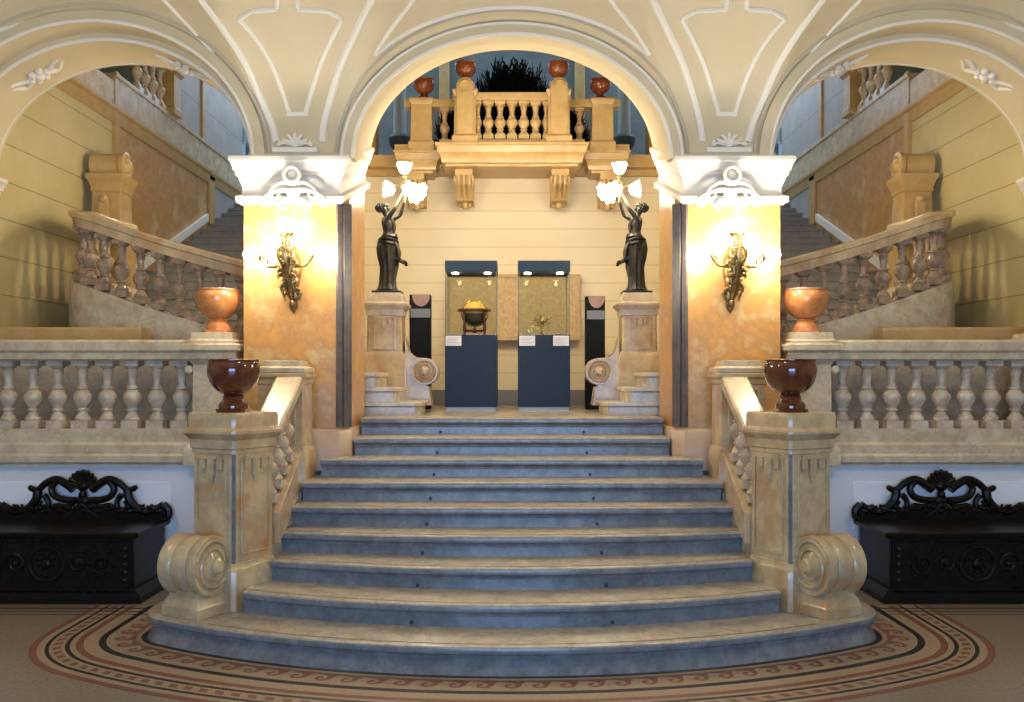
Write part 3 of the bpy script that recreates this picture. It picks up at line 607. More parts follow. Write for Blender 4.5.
    b.tube(smoothpts([(fx+.07,qy-.05,hz+.31),(fx+.12,qy-.04,hz+.27),(fx+.16,qy-.02,hz+.262),(fx+.168,qy,hz+.235)],5), .016, 7)
    for k in range(4): b.tube(smoothpts([(fx+.03,qy-.06+.04*k,hz+.65),(fx+.058,qy-.05+.033*k,hz+.61),(fx+.055,qy-.04+.028*k,hz+.55)],5), .010, 7)
    b.build('sash', M['bronze'], t, m)
    # lamp cluster in her hands
    lx, lz = fx+.150, hz+.86
    b = MB(); b.lathe((lx,qy,lz-.07), [(.006,0),(.014,.02),(.012,.06),(.022,.08),(.014,.10),(.010,.15),(.024,.17),(.014,.19),(.010,.23),(.022,.24),(.024,.25)], 14)
    for (dx,dy,dz) in ((-.13,-.03,.035),(.13,-.04,.02),(.06,.13,.03),(.05,-.13,.02)):
        b.tube(smoothpts([(lx,qy,lz+.05),(lx+dx*.4,qy+dy*.4,lz+.09),(lx+dx*.8,qy+dy*.8,lz+dz+.06),(lx+dx*.85,qy+dy*.85,lz+dz+.02)],6), .006, 7)
    for k in range(8): b.ball((lx+.02*math.cos(k*.8),qy+.02*math.sin(k*.8),lz+.02+.018*k),.012,7)
    b.build('lamp_stem', M['brass'], t, m)
    def flower(c, ax):
        f = MB(); f.lathe(c, [(.014,0),(.036,.012),(.050,.035),(.053,.06),(.066,.092),(.058,.090),(.042,.06),(.0,.02)], 30, ax, wob=lambda th,tt: 1+(.16*math.cos(6*th) if tt > .05 else .05*math.cos(6*th)))
        f.build('flower_shade', M['flow'], t, m)
    flower((lx,qy,lz+.20),(0,0,1)); flower((lx-.085,qy-.03,lz+.05),(-1,-.3,.05)); flower((lx+.09,qy-.04,lz+.05),(1,-.3,-.25)); flower((lx+.05,qy+.10,lz+.05),(.4,1,-.2)); flower((lx+.04,qy-.10,lz+.04),(.35,-1,-.2))

    # ---- side walls
    struct('wall_%s' % S, MB().box(-5.0,-4.8,8.4,11.1,.9,5.0), M['cream'], m)
    struct('wall_%s_marble' % S, MB().box(-5.0,-4.8,11.1,14.7,.9,4.97), M['omar'], m)
    struct('wall_%s_back' % S, MB().box(-5.0,-4.8,14.7,17.4,.9,4.97).box(-4.98,-4.81,13.1,16.4,5.35,7.9), M['greyw'], m)
    b = MB()
    for yy_ in (11.05,): b.box(-4.8,-4.755,yy_,yy_+.12,3.5,5.4)
    b.box(-4.8,-4.76,14.5,14.75,2.5,4.97); b.box(-4.83,-4.77,14.2,14.3,5.35,7.9); b.box(-5.0,-4.85,12.75,13.1,5.35,7.9); struct('trim_pilaster_%s' % S, b, M['gold'], m, .004)
    b = MB(); b.sweep([(-4.9,8.45,0),(-4.9,17.3,0)], [(-.1,4.78),(.12,4.78),(.12,4.80),(.14,4.84),(.14,4.90),(.17,4.93),(.17,4.97),(-.1,4.97)]); struct('trim_cornice_%s' % S, b, M['gold'], m)
    b = MB(); b.box(-5.0,-4.74,11.0,17.3,4.97,5.33); b.box(-5.0,-4.72,11.0,17.3,5.31,5.36); b.box(-5.0,-4.74,8.4,10.95,4.97,5.25); struct('trim_parapet_%s' % S, b, M['yelg'], m, .006)
    t = thing('upper_balustrade', -4.85*m, 12, 5.35, 'piece of upper floor balustrade glimpsed high through the %s arch' % S, 'balustrade', 'upper floor balustrades glimpsed through the side arches')
    for k in range(4): inst('baluster', bal_level, t, -4.80*m, 11.75+k*.26, 5.36)
    MB().box(-4.92,-4.68,11.5,12.75,5.92,6.05).build('handrail', M['yelg'], t, m, .006); MB().stack(-4.80,12.85,[(.15,5.36),(.15,5.45),(.13,5.47),(.13,5.9),(.17,5.95),(.17,6.05)]).build('post', M['gold'], t, m, .004)
    struct('wall_%s_outer' % S, MB().box(-7.1,-5.0,8.55,8.65,.9,8), M['vault'], m); struct('wall_%s_hall' % S, MB().box(-7.1,-6.9,-6,8.5,-.1,5.3), M['vault'], m)
    # blue hall beyond: entablature and column
    t = thing('column', -5.25*m, 18.3, 4.9, 'pale blue lit column under a cornice in the far hall past the %s arch' % S, 'column', 'columns in the far hall')
    b = MB(); b.lathe((-5.55,18.6,4.4), [(.24,0),(.24,.08),(.19,.14),(.18,.2),(.155,2.0),(.17,2.02),(.17,2.06)], 24); b.build('shaft', M['bluel'], t, m)
    MB().stack(-5.55,18.6,[(.17,6.46),(.25,6.62),(.25,6.68)]).build('capital', M['bluel'], t, m)
    b = MB(); b.sweep([(-5.7,17.6,0),(-5.4,22,0)], [(-.2,6.68),(.25,6.68),(.25,6.82),(.32,6.86),(.32,7.0),(.45,7.1),(.45,7.2),(-.2,7.2)]); b.build('entablature', M['bluel'], t, m)

# ------------------------------------------------------------------ centre back: wall, balcony, upper hall
struct('wall_back', MB().box(-2.4,2.4,11.5,11.75,1.2,4.28), M['back'])
struct('baseboard_back', MB().box(-2.4,2.4,11.47,11.5,1.37,1.56), M['base'], bevel=.004)
struct('wall_stairwell', MB().box(-2.42,-2.3,11.6,17.3,1.2,4.45).box(2.3,2.42,11.6,17.3,1.2,4.45), M['omar'])
struct('floor_upper', MB().box(-2.42,2.42,11.3,17.4,4.30,4.45).box(-9,9,17.0,22,4.9,5.0), M['gold'])
struct('wall_upper_hall', MB().box(-2.40,2.40,16.2,16.4,4.45,8), M['blue'])
struct('wall_far', MB().box(-9,9,21.9,22.1,4.9,9), M['blue'])
b = MB()
for sx in (-1,1): b.box(1.18*sx-.09,1.18*sx+.09,16.0,16.2,4.45,8)
struct('trim_pilasters', b, M['gold'], bevel=.01)
for sx in (-1,1):
    t = thing('archway_pier', 2.0*sx, 12.4, 4.45, 'orange marble pillar on the upper floor at the %s end of the balcony' % ('left' if sx < 0 else 'right'), 'pillar', 'upper floor pillars')
    MB().box(1.95*sx-.14,1.95*sx+.14,12.2,12.5,4.45,7.9).build('shaft', M['omar'], t, 1, .01); MB().stack(1.95*sx,12.35,[(.2,4.45),(.2,4.6),(.15,4.66)]).build('base', M['gold'], t, 1, .004)
    w = MB(); w.box(2.15*sx-.18,2.15*sx+.18,15.7,15.75,4.9,5.45); w = tag(w.build('window_panel', M['win']), 'small blue daylit window behind the %s end of the balcony' % ('left' if sx < 0 else 'right'), 'window', 'blue windows of the upper hall')
    for k in range(3): pass
    t = thing('hall_column', 2.0*sx, 14.8, 4.45, 'pale blue column of the upper hall, %s of the balcony' % ('left' if sx < 0 else 'right'), 'column', 'upper hall columns')
    MB().lathe((1.78*sx,14.6,4.45), [(.15,0),(.15,.1),(.11,.15),(.09,2.6),(.14,2.7),(.2,2.8)], 20).build('shaft', M['bluel'], t)
    MB().lathe((1.78*sx,14.6,5.3), [(.10,0),(.16,.08),(.18,.2),(.13,.25)], 20).build('band', M['blued'], t)
t = thing('balcony', 0, 11.2, 3.9, 'ochre stone balcony on carved brackets high on the back wall', 'balcony')
def slab(x0,x1,yf,z0,nm='floor_slab'):
    b = MB(); 
    R = []
    for z,o in ((z0,.10),(z0+.03,.10),(z0+.035,.06),(z0+.12,.04),(z0+.15,.01),(z0+.22,.0),(z0+.235,-.02),(z0+.255,-.02),(z0+.26,.02)):
        R.append([(x0+o,yf+o,z),(x1-o,yf+o,z),(x1-o,11.5,z),(x0+o,11.5,z)])
    b.loft(R); return b.build(nm, M['gold'], t)
slab(-.88,.88,10.72,4.20); slab(-1.40,-.86,11.0,4.18); slab(.86,1.40,11.0,4.18)
MB().box(-2.35,2.35,11.44,11.5,4.22,4.45).build('fascia', M['gold'], t, 1, .006)
for x, yf, zt in ((-.575,10.95,4.20),(.575,10.95,4.20),(-1.17,11.1,4.18),(1.17,11.1,4.18)):
    b = MB(); w = .105; b.prism([(11.5,zt),(yf,zt),(yf,zt-.07),(yf+.03,zt-.10),(yf+.05,zt-.17),(yf+.13,zt-.22),(yf+.16,zt-.28),(yf+.22,zt-.34),(11.5,zt-.36)], lambda y,z,x=x: (x-w,y,z), lambda y,z,x=x: (x+w,y,z))
    for q in (-.06,0,.06): b.tube(smoothpts([(x+q,yf-.005,zt-.08),(x+q,yf+.03,zt-.18),(x+q,yf+.12,zt-.24),(x+q,yf+.16,zt-.31)],4), .02, 7)
    for q in (-1,1): b.lathe((x+q*w,yf+.07,zt-.12), [(0,-.02),(.04,-.02),(.055,-.01),(.055,.01),(.04,.02),(0,.02)], 16, (1,0,0))
    b.ball((x,11.30,zt-.37),.045,10,(1,1,1.2)); b.ball((x-.06,11.33,zt-.365),.03,8); b.ball((x+.06,11.33,zt-.365),.03,8)
    b.build('bracket', M['gold'], t, 1, .004)
MB().box(-.86,.86,10.86,11.08,4.44,4.53).box(-1.42,-.62,11.1,11.3,4.44,4.53).box(.62,1.42,11.1,11.3,4.44,4.53).build('base_rail', M['gold'], t, 1, .006)
MB().box(-.70,.70,10.84,11.0,4.985,5.08).box(-1.3,-.62,11.1,11.28,4.985,5.08).box(.62,1.3,11.1,11.28,4.985,5.08).build('handrail', M['gold'], t, 1, .008)
for x, y, zt in ((-.55,10.9,5.10),(.55,10.9,5.10),(-1.09,11.18,5.08),(1.09,11.18,5.08)):
    b = MB(); b.stack(x,y,[(.155,4.44),(.155,4.54),(.13,4.57),(.125,zt-.08),(.14,zt-.06),(.15,zt-.02),(.14,zt)])
    if abs(x) < .8:
        b.box(x-.1,x+.1,y-.17,y-.1,4.56,5.12); b.lathe((x,y-.13,5.12), [(.10,-.04),(.10,.05)], 20, (0,1,0)); b.tube([(x+.06*math.cos(a),y-.18,5.12+.06*math.sin(a)) for a in [i*PI/12 for i in range(13)]], .014, 6)
        b.lathe((x,y,5.08),[(.11,0),(.11,.12),(.07,.15),(.06,.18)],20)
    b.build('post', M['gold'], t, 1, .005)
for x in (-.28,-.14,0,.14,.28): inst('baluster', bal_balc, t, x, 10.93, 4.535, sc=(.9,.9,1.03))
for x in (-.40,.40, -.82,.82): inst('baluster', bal_balc, t, x, 10.93 if abs(x) < .5 else 11.2, 4.535, sc=(.55 if abs(x) < .5 else .8,.7,1.03))
for x, y, z, l in ((-.55,10.9,5.19,'brown urn on the inner left post of the balcony'),(.55,10.9,5.19,'brown urn on the inner right post of the balcony'),(-1.07,11.18,5.08,'brown urn on the outer left post of the balcony'),(1.07,11.18,5.08,'brown urn on the outer right post of the balcony')):
    urn(1, x, y, z, .70, M['urno' if False else 'urnb'] if False else M['urnm'] if 'urnm' in M else M.setdefault('urnm', mat('red_brown_marble', (.14,.032,.010), .12, col2=(.22,.06,.02), scale=14)), l, 'urns on the balcony posts', 28)

# plants behind the balcony
def plant(x, y, z0, w, h, n, label):
    t = thing('potted_plant', x, y, z0, label, 'plant', 'plants behind the balcony')
    MB().lathe((x,y,z0), [(.16,0),(.2,.3),(.22,.34),(.19,.34),(0,.3)], 20).build('pot', M['leafst'], t)
    b = MB()
    for k in range(n):
        a = random.uniform(0,2*PI); el = random.uniform(.05,1.35); r = random.uniform(.75,1.05)
        tip = Vector((math.cos(a)*math.cos(el)*w*r, math.sin(a)*math.cos(el)*w*.5*r, .3+math.sin(el)*h*r)); base = Vector((0,0,.3)); 
        L = tip-base; mid = base+L*.6+Vector((0,0,.12)); sd = L.cross(Vector((0,0,1))); sd = sd.normalized() if sd.length > 1e-3 else Vector((1,0,0))
        o = Vector((x,y,z0))
        for q in range(7):
            f = .35+q*.1; p = base.lerp(mid, f*1.0) if f < .6 else mid.lerp(tip, (f-.6)/.4*1.0)
            for sg in (-1,1):
                e = p+sd*sg*.10+L.normalized()*.10+Vector((0,0,random.uniform(-.03,.06)))
                wv_ = L.normalized()*.032; b.add([o+p-wv_, o+p.lerp(e,.5)+wv_, o+e, o+p.lerp(e,.5)-wv_*1.2+Vector((0,0,.012))], [(0,1,2,3)])
        b.tube([o+base, o+mid, o+tip], [.012,.008,.003], 5)
    b.build('foliage', M['leaf'], t, smooth=0)
plant(0, 13.3, 4.45, .92, 1.50, 900, 'dark bushy plant behind the middle of the balcony')
plant(-.92, 13.5, 4.45, .28, .86, 150, 'small dark plant behind the left half of the balcony')
plant(.92, 13.5, 4.45, .28, .86, 150, 'small dark plant behind the right half of the balcony')

# ------------------------------------------------------------------ showcases
def showcase(x, label, group):
    t = thing('display_case', x, 9.85, 1.37, label, 'display case', group)
    y0, y1, h = 9.60, 10.12, .272
    MB().box(x-h+.015,x+h-.015,y0+.015,y1-.015,1.37,1.41).build('plinth', M['plinth'], t)
    MB().box(x-h,x+h,y0,y1,1.41,2.165).build('cabinet', M['case'], t, 1, .003)
    MB().box(x-h,x+h,y0,y1,2.825,2.94).build('hood', M['case'], t, 1, .003)
    g = MB()
    for a in ((x-h+.006,x+h-.006,y0+.004,y0+.010),(x-h+.006,x+h-.006,y1-.010,y1-.004),(x-h+.004,x-h+.010,y0+.012,y1-.012),(x+h-.010,x+h-.004,y0+.012,y1-.012)): g.box(*a,2.165,2.825)
    g.build('glass', M['glass'], t, smooth=0)
    e = MB()
    for ax_, ay in ((x-h+.008,y0+.008),(x+h-.008,y0+.008),(x-h+.008,y1-.008),(x+h-.008,y1-.008)): e.box(ax_-.004,ax_+.004,ay-.004,ay+.004,2.165,2.825)
    e.build('edge_seam', M['greyp'], t, smooth=0)
    for q in (-.17,.17):
        for yy_ in (y0+.12,):
            s = MB(); s.lathe((x+q,yy_,2.825), [(.034,0),(.034,-.012),(.026,-.014),(0,-.010)], 18); s.build('spot_lamp', M['spot'], t)
    return t
c1 = showcase(-.428, 'navy glass-topped display case holding the old globe, left of the pair', 'navy display cases')
c2 = showcase(.335, 'navy glass-topped display case holding the brass armillary sphere, right of the pair', 'navy display cases')
def card(x0, par):
    b = MB().box(x0,x0+.165,9.592,9.599,2.05,2.155).build('label_card', M['card'], par)
    i = MB()
    for k in range(5): i.box(x0+.012,x0+.15-.02*(k%3),9.5905,9.592,2.130-k*.016,2.134-k*.016)
    i.build('text_line', M['ink'], b, smooth=0)
card(-.693, c1); card(.075, c2); card(.430, c2)
# globe on a four-legged stand
gx, gy, gz = -.40, 9.86, 2.165
t = thing('table_globe', gx, gy, gz, 'antique yellow globe in a dark wooden four-legged stand inside the left display case', 'globe')
MB().lathe((gx,gy,gz+.235), [(.0,.131)]+[(.131*math.cos(a),.131*math.sin(a)) for a in [PI/2-i*PI/24 for i in range(1,12)]]+[(.131,0)], 32).lathe((gx,gy,gz+.235), [(.131,0)]+[(.131*math.cos(a),-.131*math.sin(a)) for a in [i*PI/24 for i in range(1,12)]]+[(0,-.131)], 32, mi=1).build('sphere', [M['globe'], M['globe_shaded']], t)  # lower half coloured darker to stand in for shade below the ring
MB().lathe((gx,gy,gz+.262), [(.135,0),(.18,0),(.182,.010),(.18,.02),(.135,.02),(.135,0)], 36).build('horizon_ring', M['mahog'], t)
MB().tube([(gx+.140*math.cos(a),gy,gz+.235+.140*math.sin(a)) for a in [i*2*PI/40 for i in range(40)]], .006, 8, True).build('meridian_ring', M['brassy'], t)
for a in (PI/4,3*PI/4,5*PI/4,7*PI/4):
    MB().lathe((gx+.152*math.cos(a),gy+.152*math.sin(a),gz), [(.010,0),(.014,.01),(.009,.03),(.012,.05),(.016,.09),(.011,.14),(.009,.17),(.015,.19),(.012,.21),(.013,.265)], 14).build('leg', M['mahog'], t)
b = MB()
for a in (PI/4,3*PI/4): b.box(gx-.001,gx+.001,gy-.001,gy+.001,gz+.05,gz+.052); b.tube([(gx+.15*math.cos(a),gy+.15*math.sin(a),gz+.055),(gx-.15*math.cos(a),gy-.15*math.sin(a),gz+.055)], .010, 8)
b.lathe((gx,gy,gz+.03), [(.02,0),(.03,.02),(.012,.04),(.012,.06)], 14); b.build('stretcher', M['mahog'], t)
# armillary sphere
ax_, ay_, az_ = .318, 9.84, 2.165
t = thing('armillary_sphere', ax_, ay_, az_, 'small brass armillary sphere inside the right display case', 'instrument')
MB().lathe((ax_,ay_,az_), [(.05,0),(.05,.008),(.02,.018),(.01,.03),(.014,.05),(.007,.07)], 20).build('foot', M['brassy'], t)
def circ(c, r, n1, q=.004):
    n1 = Vector(n1).normalized(); u = n1.orthogonal().normalized(); w = n1.cross(u); return MB().tube([Vector(c)+(u*math.cos(a)+w*math.sin(a))*r for a in [i*2*PI/36 for i in range(36)]], q, 7, True)
cc = (ax_,ay_,az_+.145)
for r, nn in ((.078,(0,1,0)),(.074,(1,.2,.1)),(.070,(.3,.2,1)),(.066,(-.5,.3,1))): circ(cc, r, nn).build('ring', M['brassy'], t)
MB().ball(cc,.018,14).build('core', M['brassy'], t)
b = MB(); b.tube([(ax_-.10,ay_,az_+.10),(ax_+.10,ay_,az_+.19)], .004, 7); b.ball((ax_-.10,ay_,az_+.10),.009,8); b.ball((ax_+.10,ay_,az_+.19),.009,8); b.build('axis', M['brassy'], t)
t = thing('sundial', .19, 9.83, 2.165, 'tiny upright brass sundial beside the armillary sphere in the right display case', 'instrument')
MB().lathe((.19,9.83,2.165), [(.03,0),(.028,.006),(.007,.012),(.006,.05)], 16).build('foot', M['brassy'], t); circ((.19,9.83,2.235),.026,(0,1,0),.006).build('dial', M['brassy'], t)
t = MB(); t.loft([[(.50+a*.055*s,9.84+c_*.04*s,2.165+z) for a,c_ in ((-1,-1),(1,-1),(1,1),(-1,1))] for s,z in ((1,0),(1,.008),(.8,.014),(.25,.02))]); tag(t.build('compass_box', M['bronze'], at=(.50,9.84,2.165)), 'flat dark compass case at the right end of the right display case', 'instrument')
# stone relief behind the cases
t = thing('relief_slab', .1, 11.4, 2.2, 'large sandstone relief slab hung on the back wall behind the display cases', 'relief')
MB().box(-.80,.84,11.36,11.5,2.17,2.99).build('panel', M['slab'], t, 1, .012)
b = MB(); 
for a in ((-.80,.84,2.95,2.99),(-.80,.84,2.17,2.21),(-.80,-.76,2.21,2.95),(.80,.84,2.21,2.95)): b.box(a[0],a[1],11.345,11.37,a[2],a[3])
b.build('border', M['slab'], t, 1, .006)
# black steles
for x, w, z1, l in ((-1.005,.115,2.62,'narrow black information stele beside the left statue pedestal'),(.905,.105,2.60,'narrow black information stele right of the display cases')):
    t = thing('information_stele', x, 10.1, 1.37, l, 'sign', 'black steles')
    x_ = x if x > 0 else -1.0
    MB().box(x_-w,x_+w,9.98 if x > 0 else 10.0,10.13,1.37,z1).build('panel', M['stele'], t, 1, .003)
    yf = 9.98 if x > 0 else 10.0
    MB().box(x_-w+.012,x_+w-.004,yf-.004,yf+.002,z1-.25,z1-.155).build('text_band', M['greyp'], t)
    b = MB(); pts = arc(x_+.012, z1-.004, w*.85, PI, 2*PI, 16, .125); b.loft([[(a,yf-.005,z) for a,z in pts],[(a,yf+.002,z) for a,z in pts]]); b.build('emblem', M['rose'], t)
# urn and newel that peep in at the right edge
t = thing('corner_newel', 4.55, 7.82, 1.98, 'marble newel cut by the right picture edge, outer end of the right balustrade', 'pedestal')
MB().stack(4.56,7.84,[(.19,1.29),(.19,2.04),(.215,2.045),(.215,2.055),(.20,2.06),(.185,2.10)]).build('shaft', M['yelg'], t, 1, .003)
urn(1, 4.56, 7.80, 2.10, 1.02, M['urno'], 'reddish urn cut by the right picture edge on the outer newel', None)

# ------------------------------------------------------------------ vault, arches
SPR = 3.55
ARCH = [(0.0,1.31,1.02),(-3.5,1.33,1.13),(3.5,1.33,1.13)]
def dist_arch(x, z, ex=.10):
    best = 1e9
    for cx, a, b in ARCH:
        aa, bb = a+ex, b+ex; q = math.hypot((x-cx)/aa, max(z-SPR,0)/bb) if z > SPR else abs(x-cx)/aa
        best = min(best, (q-1)*min(aa,bb))
    return best
def g_of(x, z):
    if z <= 3.78: gc = 0
    else: s = min(1,(z-3.78)/1.5); gc = 3.0*(1-math.sqrt(max(0,1-s*s)))
    gl = max(0, 2.2*dist_arch(x, z))
    k = .05; h = max(k-abs(gc-gl),0)/k
    return max(0, min(gc,gl)-h*h*k*.25)
YW = 7.70
b = MB(); NX = 420; zs = [3.50+.28*i/14 for i in range(14)]+[3.78+1.5*math.sin(PI/2*i/90) for i in range(91)]
idx = {}; xs = [-5.6+11.2*i/NX for i in range(NX+1)]
ins = [[dist_arch(x,z) < 0 for z in zs] for x in xs]
def vid(i, j):
    if (i,j) in idx: return idx[(i,j)]
    x, z = xs[i], zs[j]
    if ins[i][j]:
        for cx, a, bb in ARCH:
            q = math.hypot((x-cx)/(a+.10), max(z-SPR,0)/(bb+.10))
            if q < 1 and q > 0: 
                if z > SPR: x, z = cx+(x-cx)/q, SPR+(z-SPR)/q
                else: x = cx+(x-cx)/q
                break
    g = 0 if ins[i][j] else g_of(x,z)
    idx[(i,j)] = len(b.v); b.v.append((x, YW-g, z)); return idx[(i,j)]
for i in range(NX):
    for j in range(len(zs)-1):
        q = [ins[i][j],ins[i+1][j],ins[i+1][j+1],ins[i][j+1]]
        if all(q): continue
        b.f.append((vid(i,j),vid(i+1,j),vid(i+1,j+1),vid(i,j+1))); b.fm.append(0)
struct('ceiling', b, M['vault'], smooth=50)
struct('ceiling_hall', MB().box(-7,7,-6,7.9,5.27,5.4), M['vault'])
struct('ceiling_upper', MB().box(-9,9,7.6,22,8.0,8.2), M['vault'])
def archband(cx, a0, b0, a1, b1, y0, y1, name, mt, s0=SPR, s1=SPR, y2=None):
    # face ring between ellipses (a0,b0) and (a1,b1), extruded from y0 back to y1; springing may rise from s0 to s1
    B = MB(); n = 64; R = []
    for i in range(n+1):
        t_ = PI*i/n; c_, s_ = math.cos(t_), math.sin(t_)
        R.append([(cx+a0*c_,y0,s0+b0*s_),(cx+a1*c_,y0,s0+b1*s_),(cx+a1*c_,y1,s1+b1*s_),(cx+a0*c_,y1,s1+b0*s_)])
    B.loft(R); return struct(name, B, mt)
def arcmould(cx, a, bb, y, r, name, mt, s0=SPR):
    B = MB(); B.tube([(cx+a*math.cos(PI*i/64),y if y else YW-.006-g_of(cx+a*math.cos(PI*i/64),s0+bb*math.sin(PI*i/64)),s0+bb*math.sin(PI*i/64)) for i in range(65)], r, 8, flat=((0,1,0),.6)); return struct(name, B, mt)
# centre arch (its soffit climbs with the stairs)
archband(0,1.31,1.015,1.42,1.125,7.64,7.80,'trim_arch_centre',M['vault'])
archband(0,1.31,1.015,1.50,1.25,7.72,8.52,'trim_soffit_centre',M['vault'],SPR,SPR+.19)
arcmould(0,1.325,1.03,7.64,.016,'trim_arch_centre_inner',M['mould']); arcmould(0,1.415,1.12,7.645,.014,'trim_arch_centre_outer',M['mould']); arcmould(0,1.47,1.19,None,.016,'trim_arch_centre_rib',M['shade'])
for m in (1,-1):
    S = SIDE[m]; cx = -3.5*m
    archband(cx,1.33,1.13,1.44,1.24,7.66,7.97,'trim_arch_%s' % S,M['vault'])
    archband(cx,1.26,1.065,1.46,1.28,7.90,8.52,'trim_soffit_%s' % S,M['vault'])
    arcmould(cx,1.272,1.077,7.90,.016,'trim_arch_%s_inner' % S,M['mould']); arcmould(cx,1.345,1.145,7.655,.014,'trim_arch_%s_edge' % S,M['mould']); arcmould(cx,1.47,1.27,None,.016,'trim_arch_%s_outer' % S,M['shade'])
    arcmould(cx,1.265,1.07,8.47,.014,'trim_arch_%s_back' % S,M['white'])
    # rosettes on the soffit
    for k, deg in enumerate((125,62)):
        t_ = math.radians(deg); c_ = Vector((-3.5+1.245*math.cos(t_), 8.2, SPR+1.05*math.sin(t_)))
        o = thing('stucco_rosette', c_.x*m, 8.2, c_.z, 'white stucco leaf ornament on the %s flank of the %s arch soffit' % (('outer','inner')[k], S), 'ornament', 'stucco ornaments under the side arches')
        B = MB(); dirn = Vector((-math.sin(t_)*1.25, 0, math.cos(t_)*1.06)).normalized()
        B.ball(c_, .05, 12, (1,1,1))
        for q in range(6): B.ball(c_+Vector((0,.075*math.sin(q*PI/3),0))+dirn*.075*math.cos(q*PI/3), .034, 10)
        B.build('flower', M['mould'], o, m)
        B = MB()
        for sg in (-1,1):
            B.tube(smoothpts([c_+dirn*sg*.08, c_+dirn*sg*.17+Vector((0,.06,0)), c_+dirn*sg*.26+Vector((0,-.04,0)), c_+dirn*sg*.36], 5), [.03-.0015*i for i in range(16)], 8)
            B.tube(smoothpts([c_+dirn*sg*.10, c_+dirn*sg*.18+Vector((0,-.07,0)), c_+dirn*sg*.24+Vector((0,-.09,0))], 5), .018, 8)
        B.build('leaf_spray', M['mould'], o, m)
    # outer pier whose capital corner shows at the picture edge
    t = thing('outer_pier', -5.2*m, 8.1, .99, 'outer marble pier at the %s picture edge with only its white capital corner showing' % S, 'pier', 'outer piers at the picture edges')
    MB().box(-5.6,-4.83,7.95,8.42,.99,3.2).build('shaft', M['pier'], t, m)
    MB().loft([[(-5.6,7.66-o,z),(-4.80+o,7.66-o,z),(-4.80+o,8.48+o*.2,z),(-5.6,8.48+o*.2,z)] for z,o in [(3.08,.0),(3.10,.05),(3.14,.05)]+[(z,o) for z,o in cap[3:]]]).build('capital', M['white'], t, m)

def hit(u, v):
    y = 5.0
    while y < 8.0:
        x, _, z = px(u, v, y)
        if y >= YW-g_of(x, z): break
        y += .01
    return px(u, v, y-.006)
def mould_px(L, r, name, mt, m, k=5, closed=False):
    P = smoothpts([(u,v,0) for u,v in L], k) if k > 1 else [Vector((u,v,0)) for u,v in L]
    pts = [hit(p.x, p.y) for p in P]
    B = MB(); B.tube(pts, r, 8, flat=((0,1,0),.7)); return struct(name, B, mt, m)
for m in (1,-1):
    S = SIDE[m]
    mould_px([(276,142),(272,125),(261,99),(244,61),(220,24),(196,-8)], .032, 'trim_rib_outer_%s' % S, M['mould'], m)
    mould_px([(322,142),(324,125),(330,100),(341,64),(358,27),(374,-6)], .032, 'trim_rib_inner_%s' % S, M['mould'], m)
    mould_px([(289,112),(275,72),(258,41),(239,19)], .021, 'trim_panel_outer_%s' % S, M['mould'], m)
    mould_px([(306,112),(316,76),(327,48),(342,19)], .021, 'trim_panel_inner_%s' % S, M['mould'], m)
    for k, L in enumerate(([(287,114),(308,114)], [(239,19),(252,11)], [(252,11),(277,9)], [(277,9),(277,-8)], [(342,19),(328,11)], [(328,11),(297,9)], [(297,9),(297,-8)])):
        P = [(L[0][0]+(L[1][0]-L[0][0])*i/6, L[0][1]+(L[1][1]-L[0][1])*i/6) for i in range(7)]
        mould_px(P, .021, 'trim_panel_%s_%d' % (S,k+1), M['mould'], m, 1)
    mould_px([(374,55),(392,41),(420,26),(455,14),(490,8),(512,7)], .020, 'trim_lunette_%s' % S, M['mould'], m)
    mould_px([(374,55),(388,33),(418,-6)], .018, 'trim_lunette_edge_%s' % S, M['mould'], m)
    mould_px([(214,53),(185,36),(150,23),(110,15),(70,15),(30,21),(-20,36)], .020, 'trim_lunette_side_%s' % S, M['mould'], m)
    mould_px([(214,53),(188,25),(158,-6)], .018, 'trim_lunette_side_edge_%s' % S, M['mould'], m)
    # small stucco crest over the capital
    o = thing('stucco_crest', -1.80*m, 7.69, 3.66, 'small white stucco palmette in the shaded field above the %s capital' % S, 'ornament', 'stucco palmettes above the capitals')
    B = MB(); B.box(-2.0,-1.62,7.66,7.71,3.60,3.645); B.build('ledge', M['mould'], o, m, .008)
    B = MB()
    for a in range(5):
        th = math.radians(30+30*a); B.tube([(-1.81,7.68,3.65),(-1.81+.04*math.cos(th),7.665,3.65+.06*math.sin(th)),(-1.81+.09*math.cos(th)*1.3,7.67,3.65+.11*math.sin(th))], [.012,.02,.012], 7)
    for sg in (-1,1): B.tube(smoothpts([(-1.81+sg*.03,7.68,3.66),(-1.81+sg*.09,7.67,3.68),(-1.81+sg*.14,7.67,3.66),(-1.81+sg*.12,7.67,3.70)],4), .012, 7)
    B.build('palmette', M['mould'], o, m)
    struct('trim_field_%s' % S, MB().box(-2.2,-1.40,7.675,7.72,3.54,3.60), M['shade'], m)  # grey strip: shade over the capital put into the colour

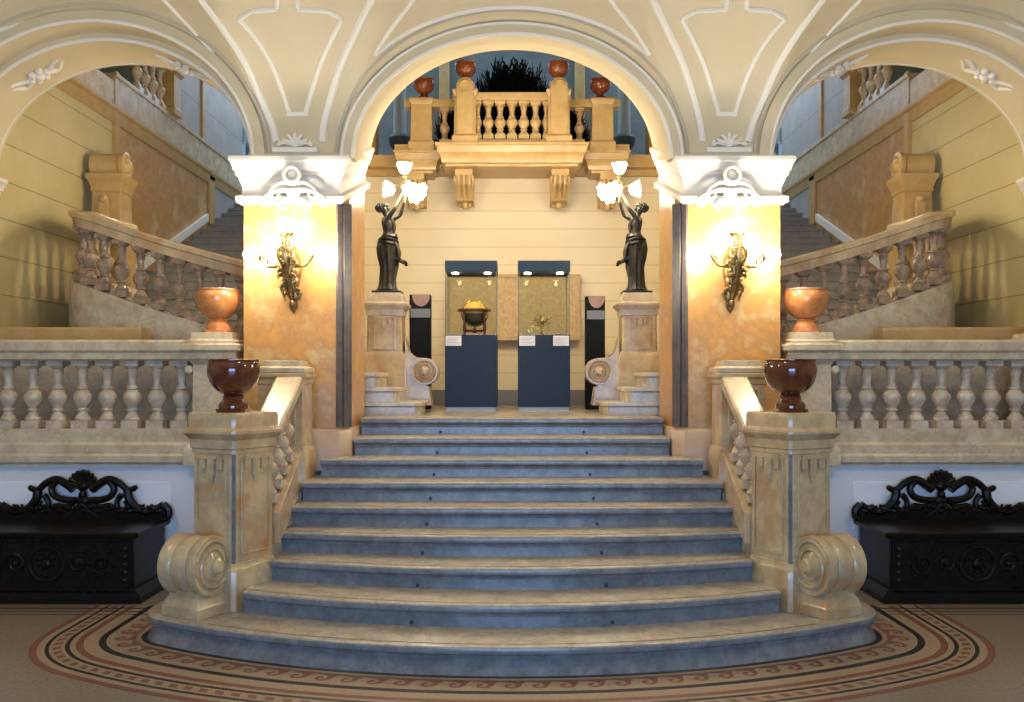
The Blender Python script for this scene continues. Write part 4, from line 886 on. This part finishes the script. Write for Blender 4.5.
# ------------------------------------------------------------------ lights
def area(name, loc, rot, sx, sy, col, p):
    l = bpy.data.lights.new(name, 'AREA'); l.shape = 'RECTANGLE'; l.size = sx; l.size_y = sy; l.color = col; l.energy = p
    o = bpy.data.objects.new(name, l); C.objects.link(o); o.location = loc; o.rotation_euler = rot; return o
def point(name, loc, r, col, p):
    l = bpy.data.lights.new(name, 'POINT'); l.shadow_soft_size = r; l.color = col; l.energy = p
    o = bpy.data.objects.new(name, l); C.objects.link(o); o.location = loc; return o
WARM = (1,.83,.58); BLUE = (.36,.58,1)
area('entrance_daylight', (0,-4.5,1.6), (PI/2,0,0), 5, 2.4, (.32,.56,1), 520)
for x in (-3.3,0,3.3): point('hall_lamp', (x,4.4,4.2), .22, WARM, 50 if x == 0 else 82)
for sx in (-1,1):
    point('gallery_lamp', (2.75*sx,9.3,3.9), .08, (1,.80,.50), 46)
    area('stairwell_skylight', (3.6*sx,15.5,7.9), (0,0,0), 2, 3, (.74,.86,1), 95)
    for k, x in enumerate((-.428,.335)) if sx > 0 else ():
        for q in (-.17,.17): point('case_lamp', (x+q,9.72,2.79), .02, (1,.82,.5), 1.1)
point('landing_fill', (0,9.7,3.9), .15, WARM, 20)  # fill light added over the landing to brighten the back wall, no fixture
area('passage_fill', (0,8.3,4.1), (math.radians(62),0,0), .7, .3, WARM, 34)  # unseen fill added to brighten the statue pedestals, aimed backwards
point('balcony_fill', (0,9.0,5.3), .15, (1,.78,.48), 26)  # warm fill added for the balcony stone, no fixture there
area('upper_hall_daylight', (0,14.8,7.9), (0,0,0), 4, 1.6, (.5,.75,1), 60)
area('far_hall_daylight', (0,19.5,7.9), (0,0,0), 14, 3, (.35,.62,1), 300)
w = bpy.data.worlds.new('world'); bpy.context.scene.world = w; w.use_nodes = True
w.node_tree.nodes['Background'].inputs[0].default_value = (.30,.42,.62,1); w.node_tree.nodes['Background'].inputs[1].default_value = .06

cam = bpy.data.cameras.new('camera'); co = bpy.data.objects.new('camera', cam); C.objects.link(co)
co.location = (0,0,E); co.rotation_euler = (PI/2,0,0); cam.sensor_width = 36; cam.lens = F/1024*36; cam.shift_y = (HY-351)/1024; cam.clip_end = 100
sc = bpy.context.scene; sc.camera = co
sc.view_settings.view_transform = 'Standard'; sc.view_settings.look = 'None'; sc.view_settings.gamma = 1; sc.view_settings.use_curve_mapping = False
sc.view_settings.exposure = 0
for o in bpy.data.objects:
    if '_o' in o: del o['_o']
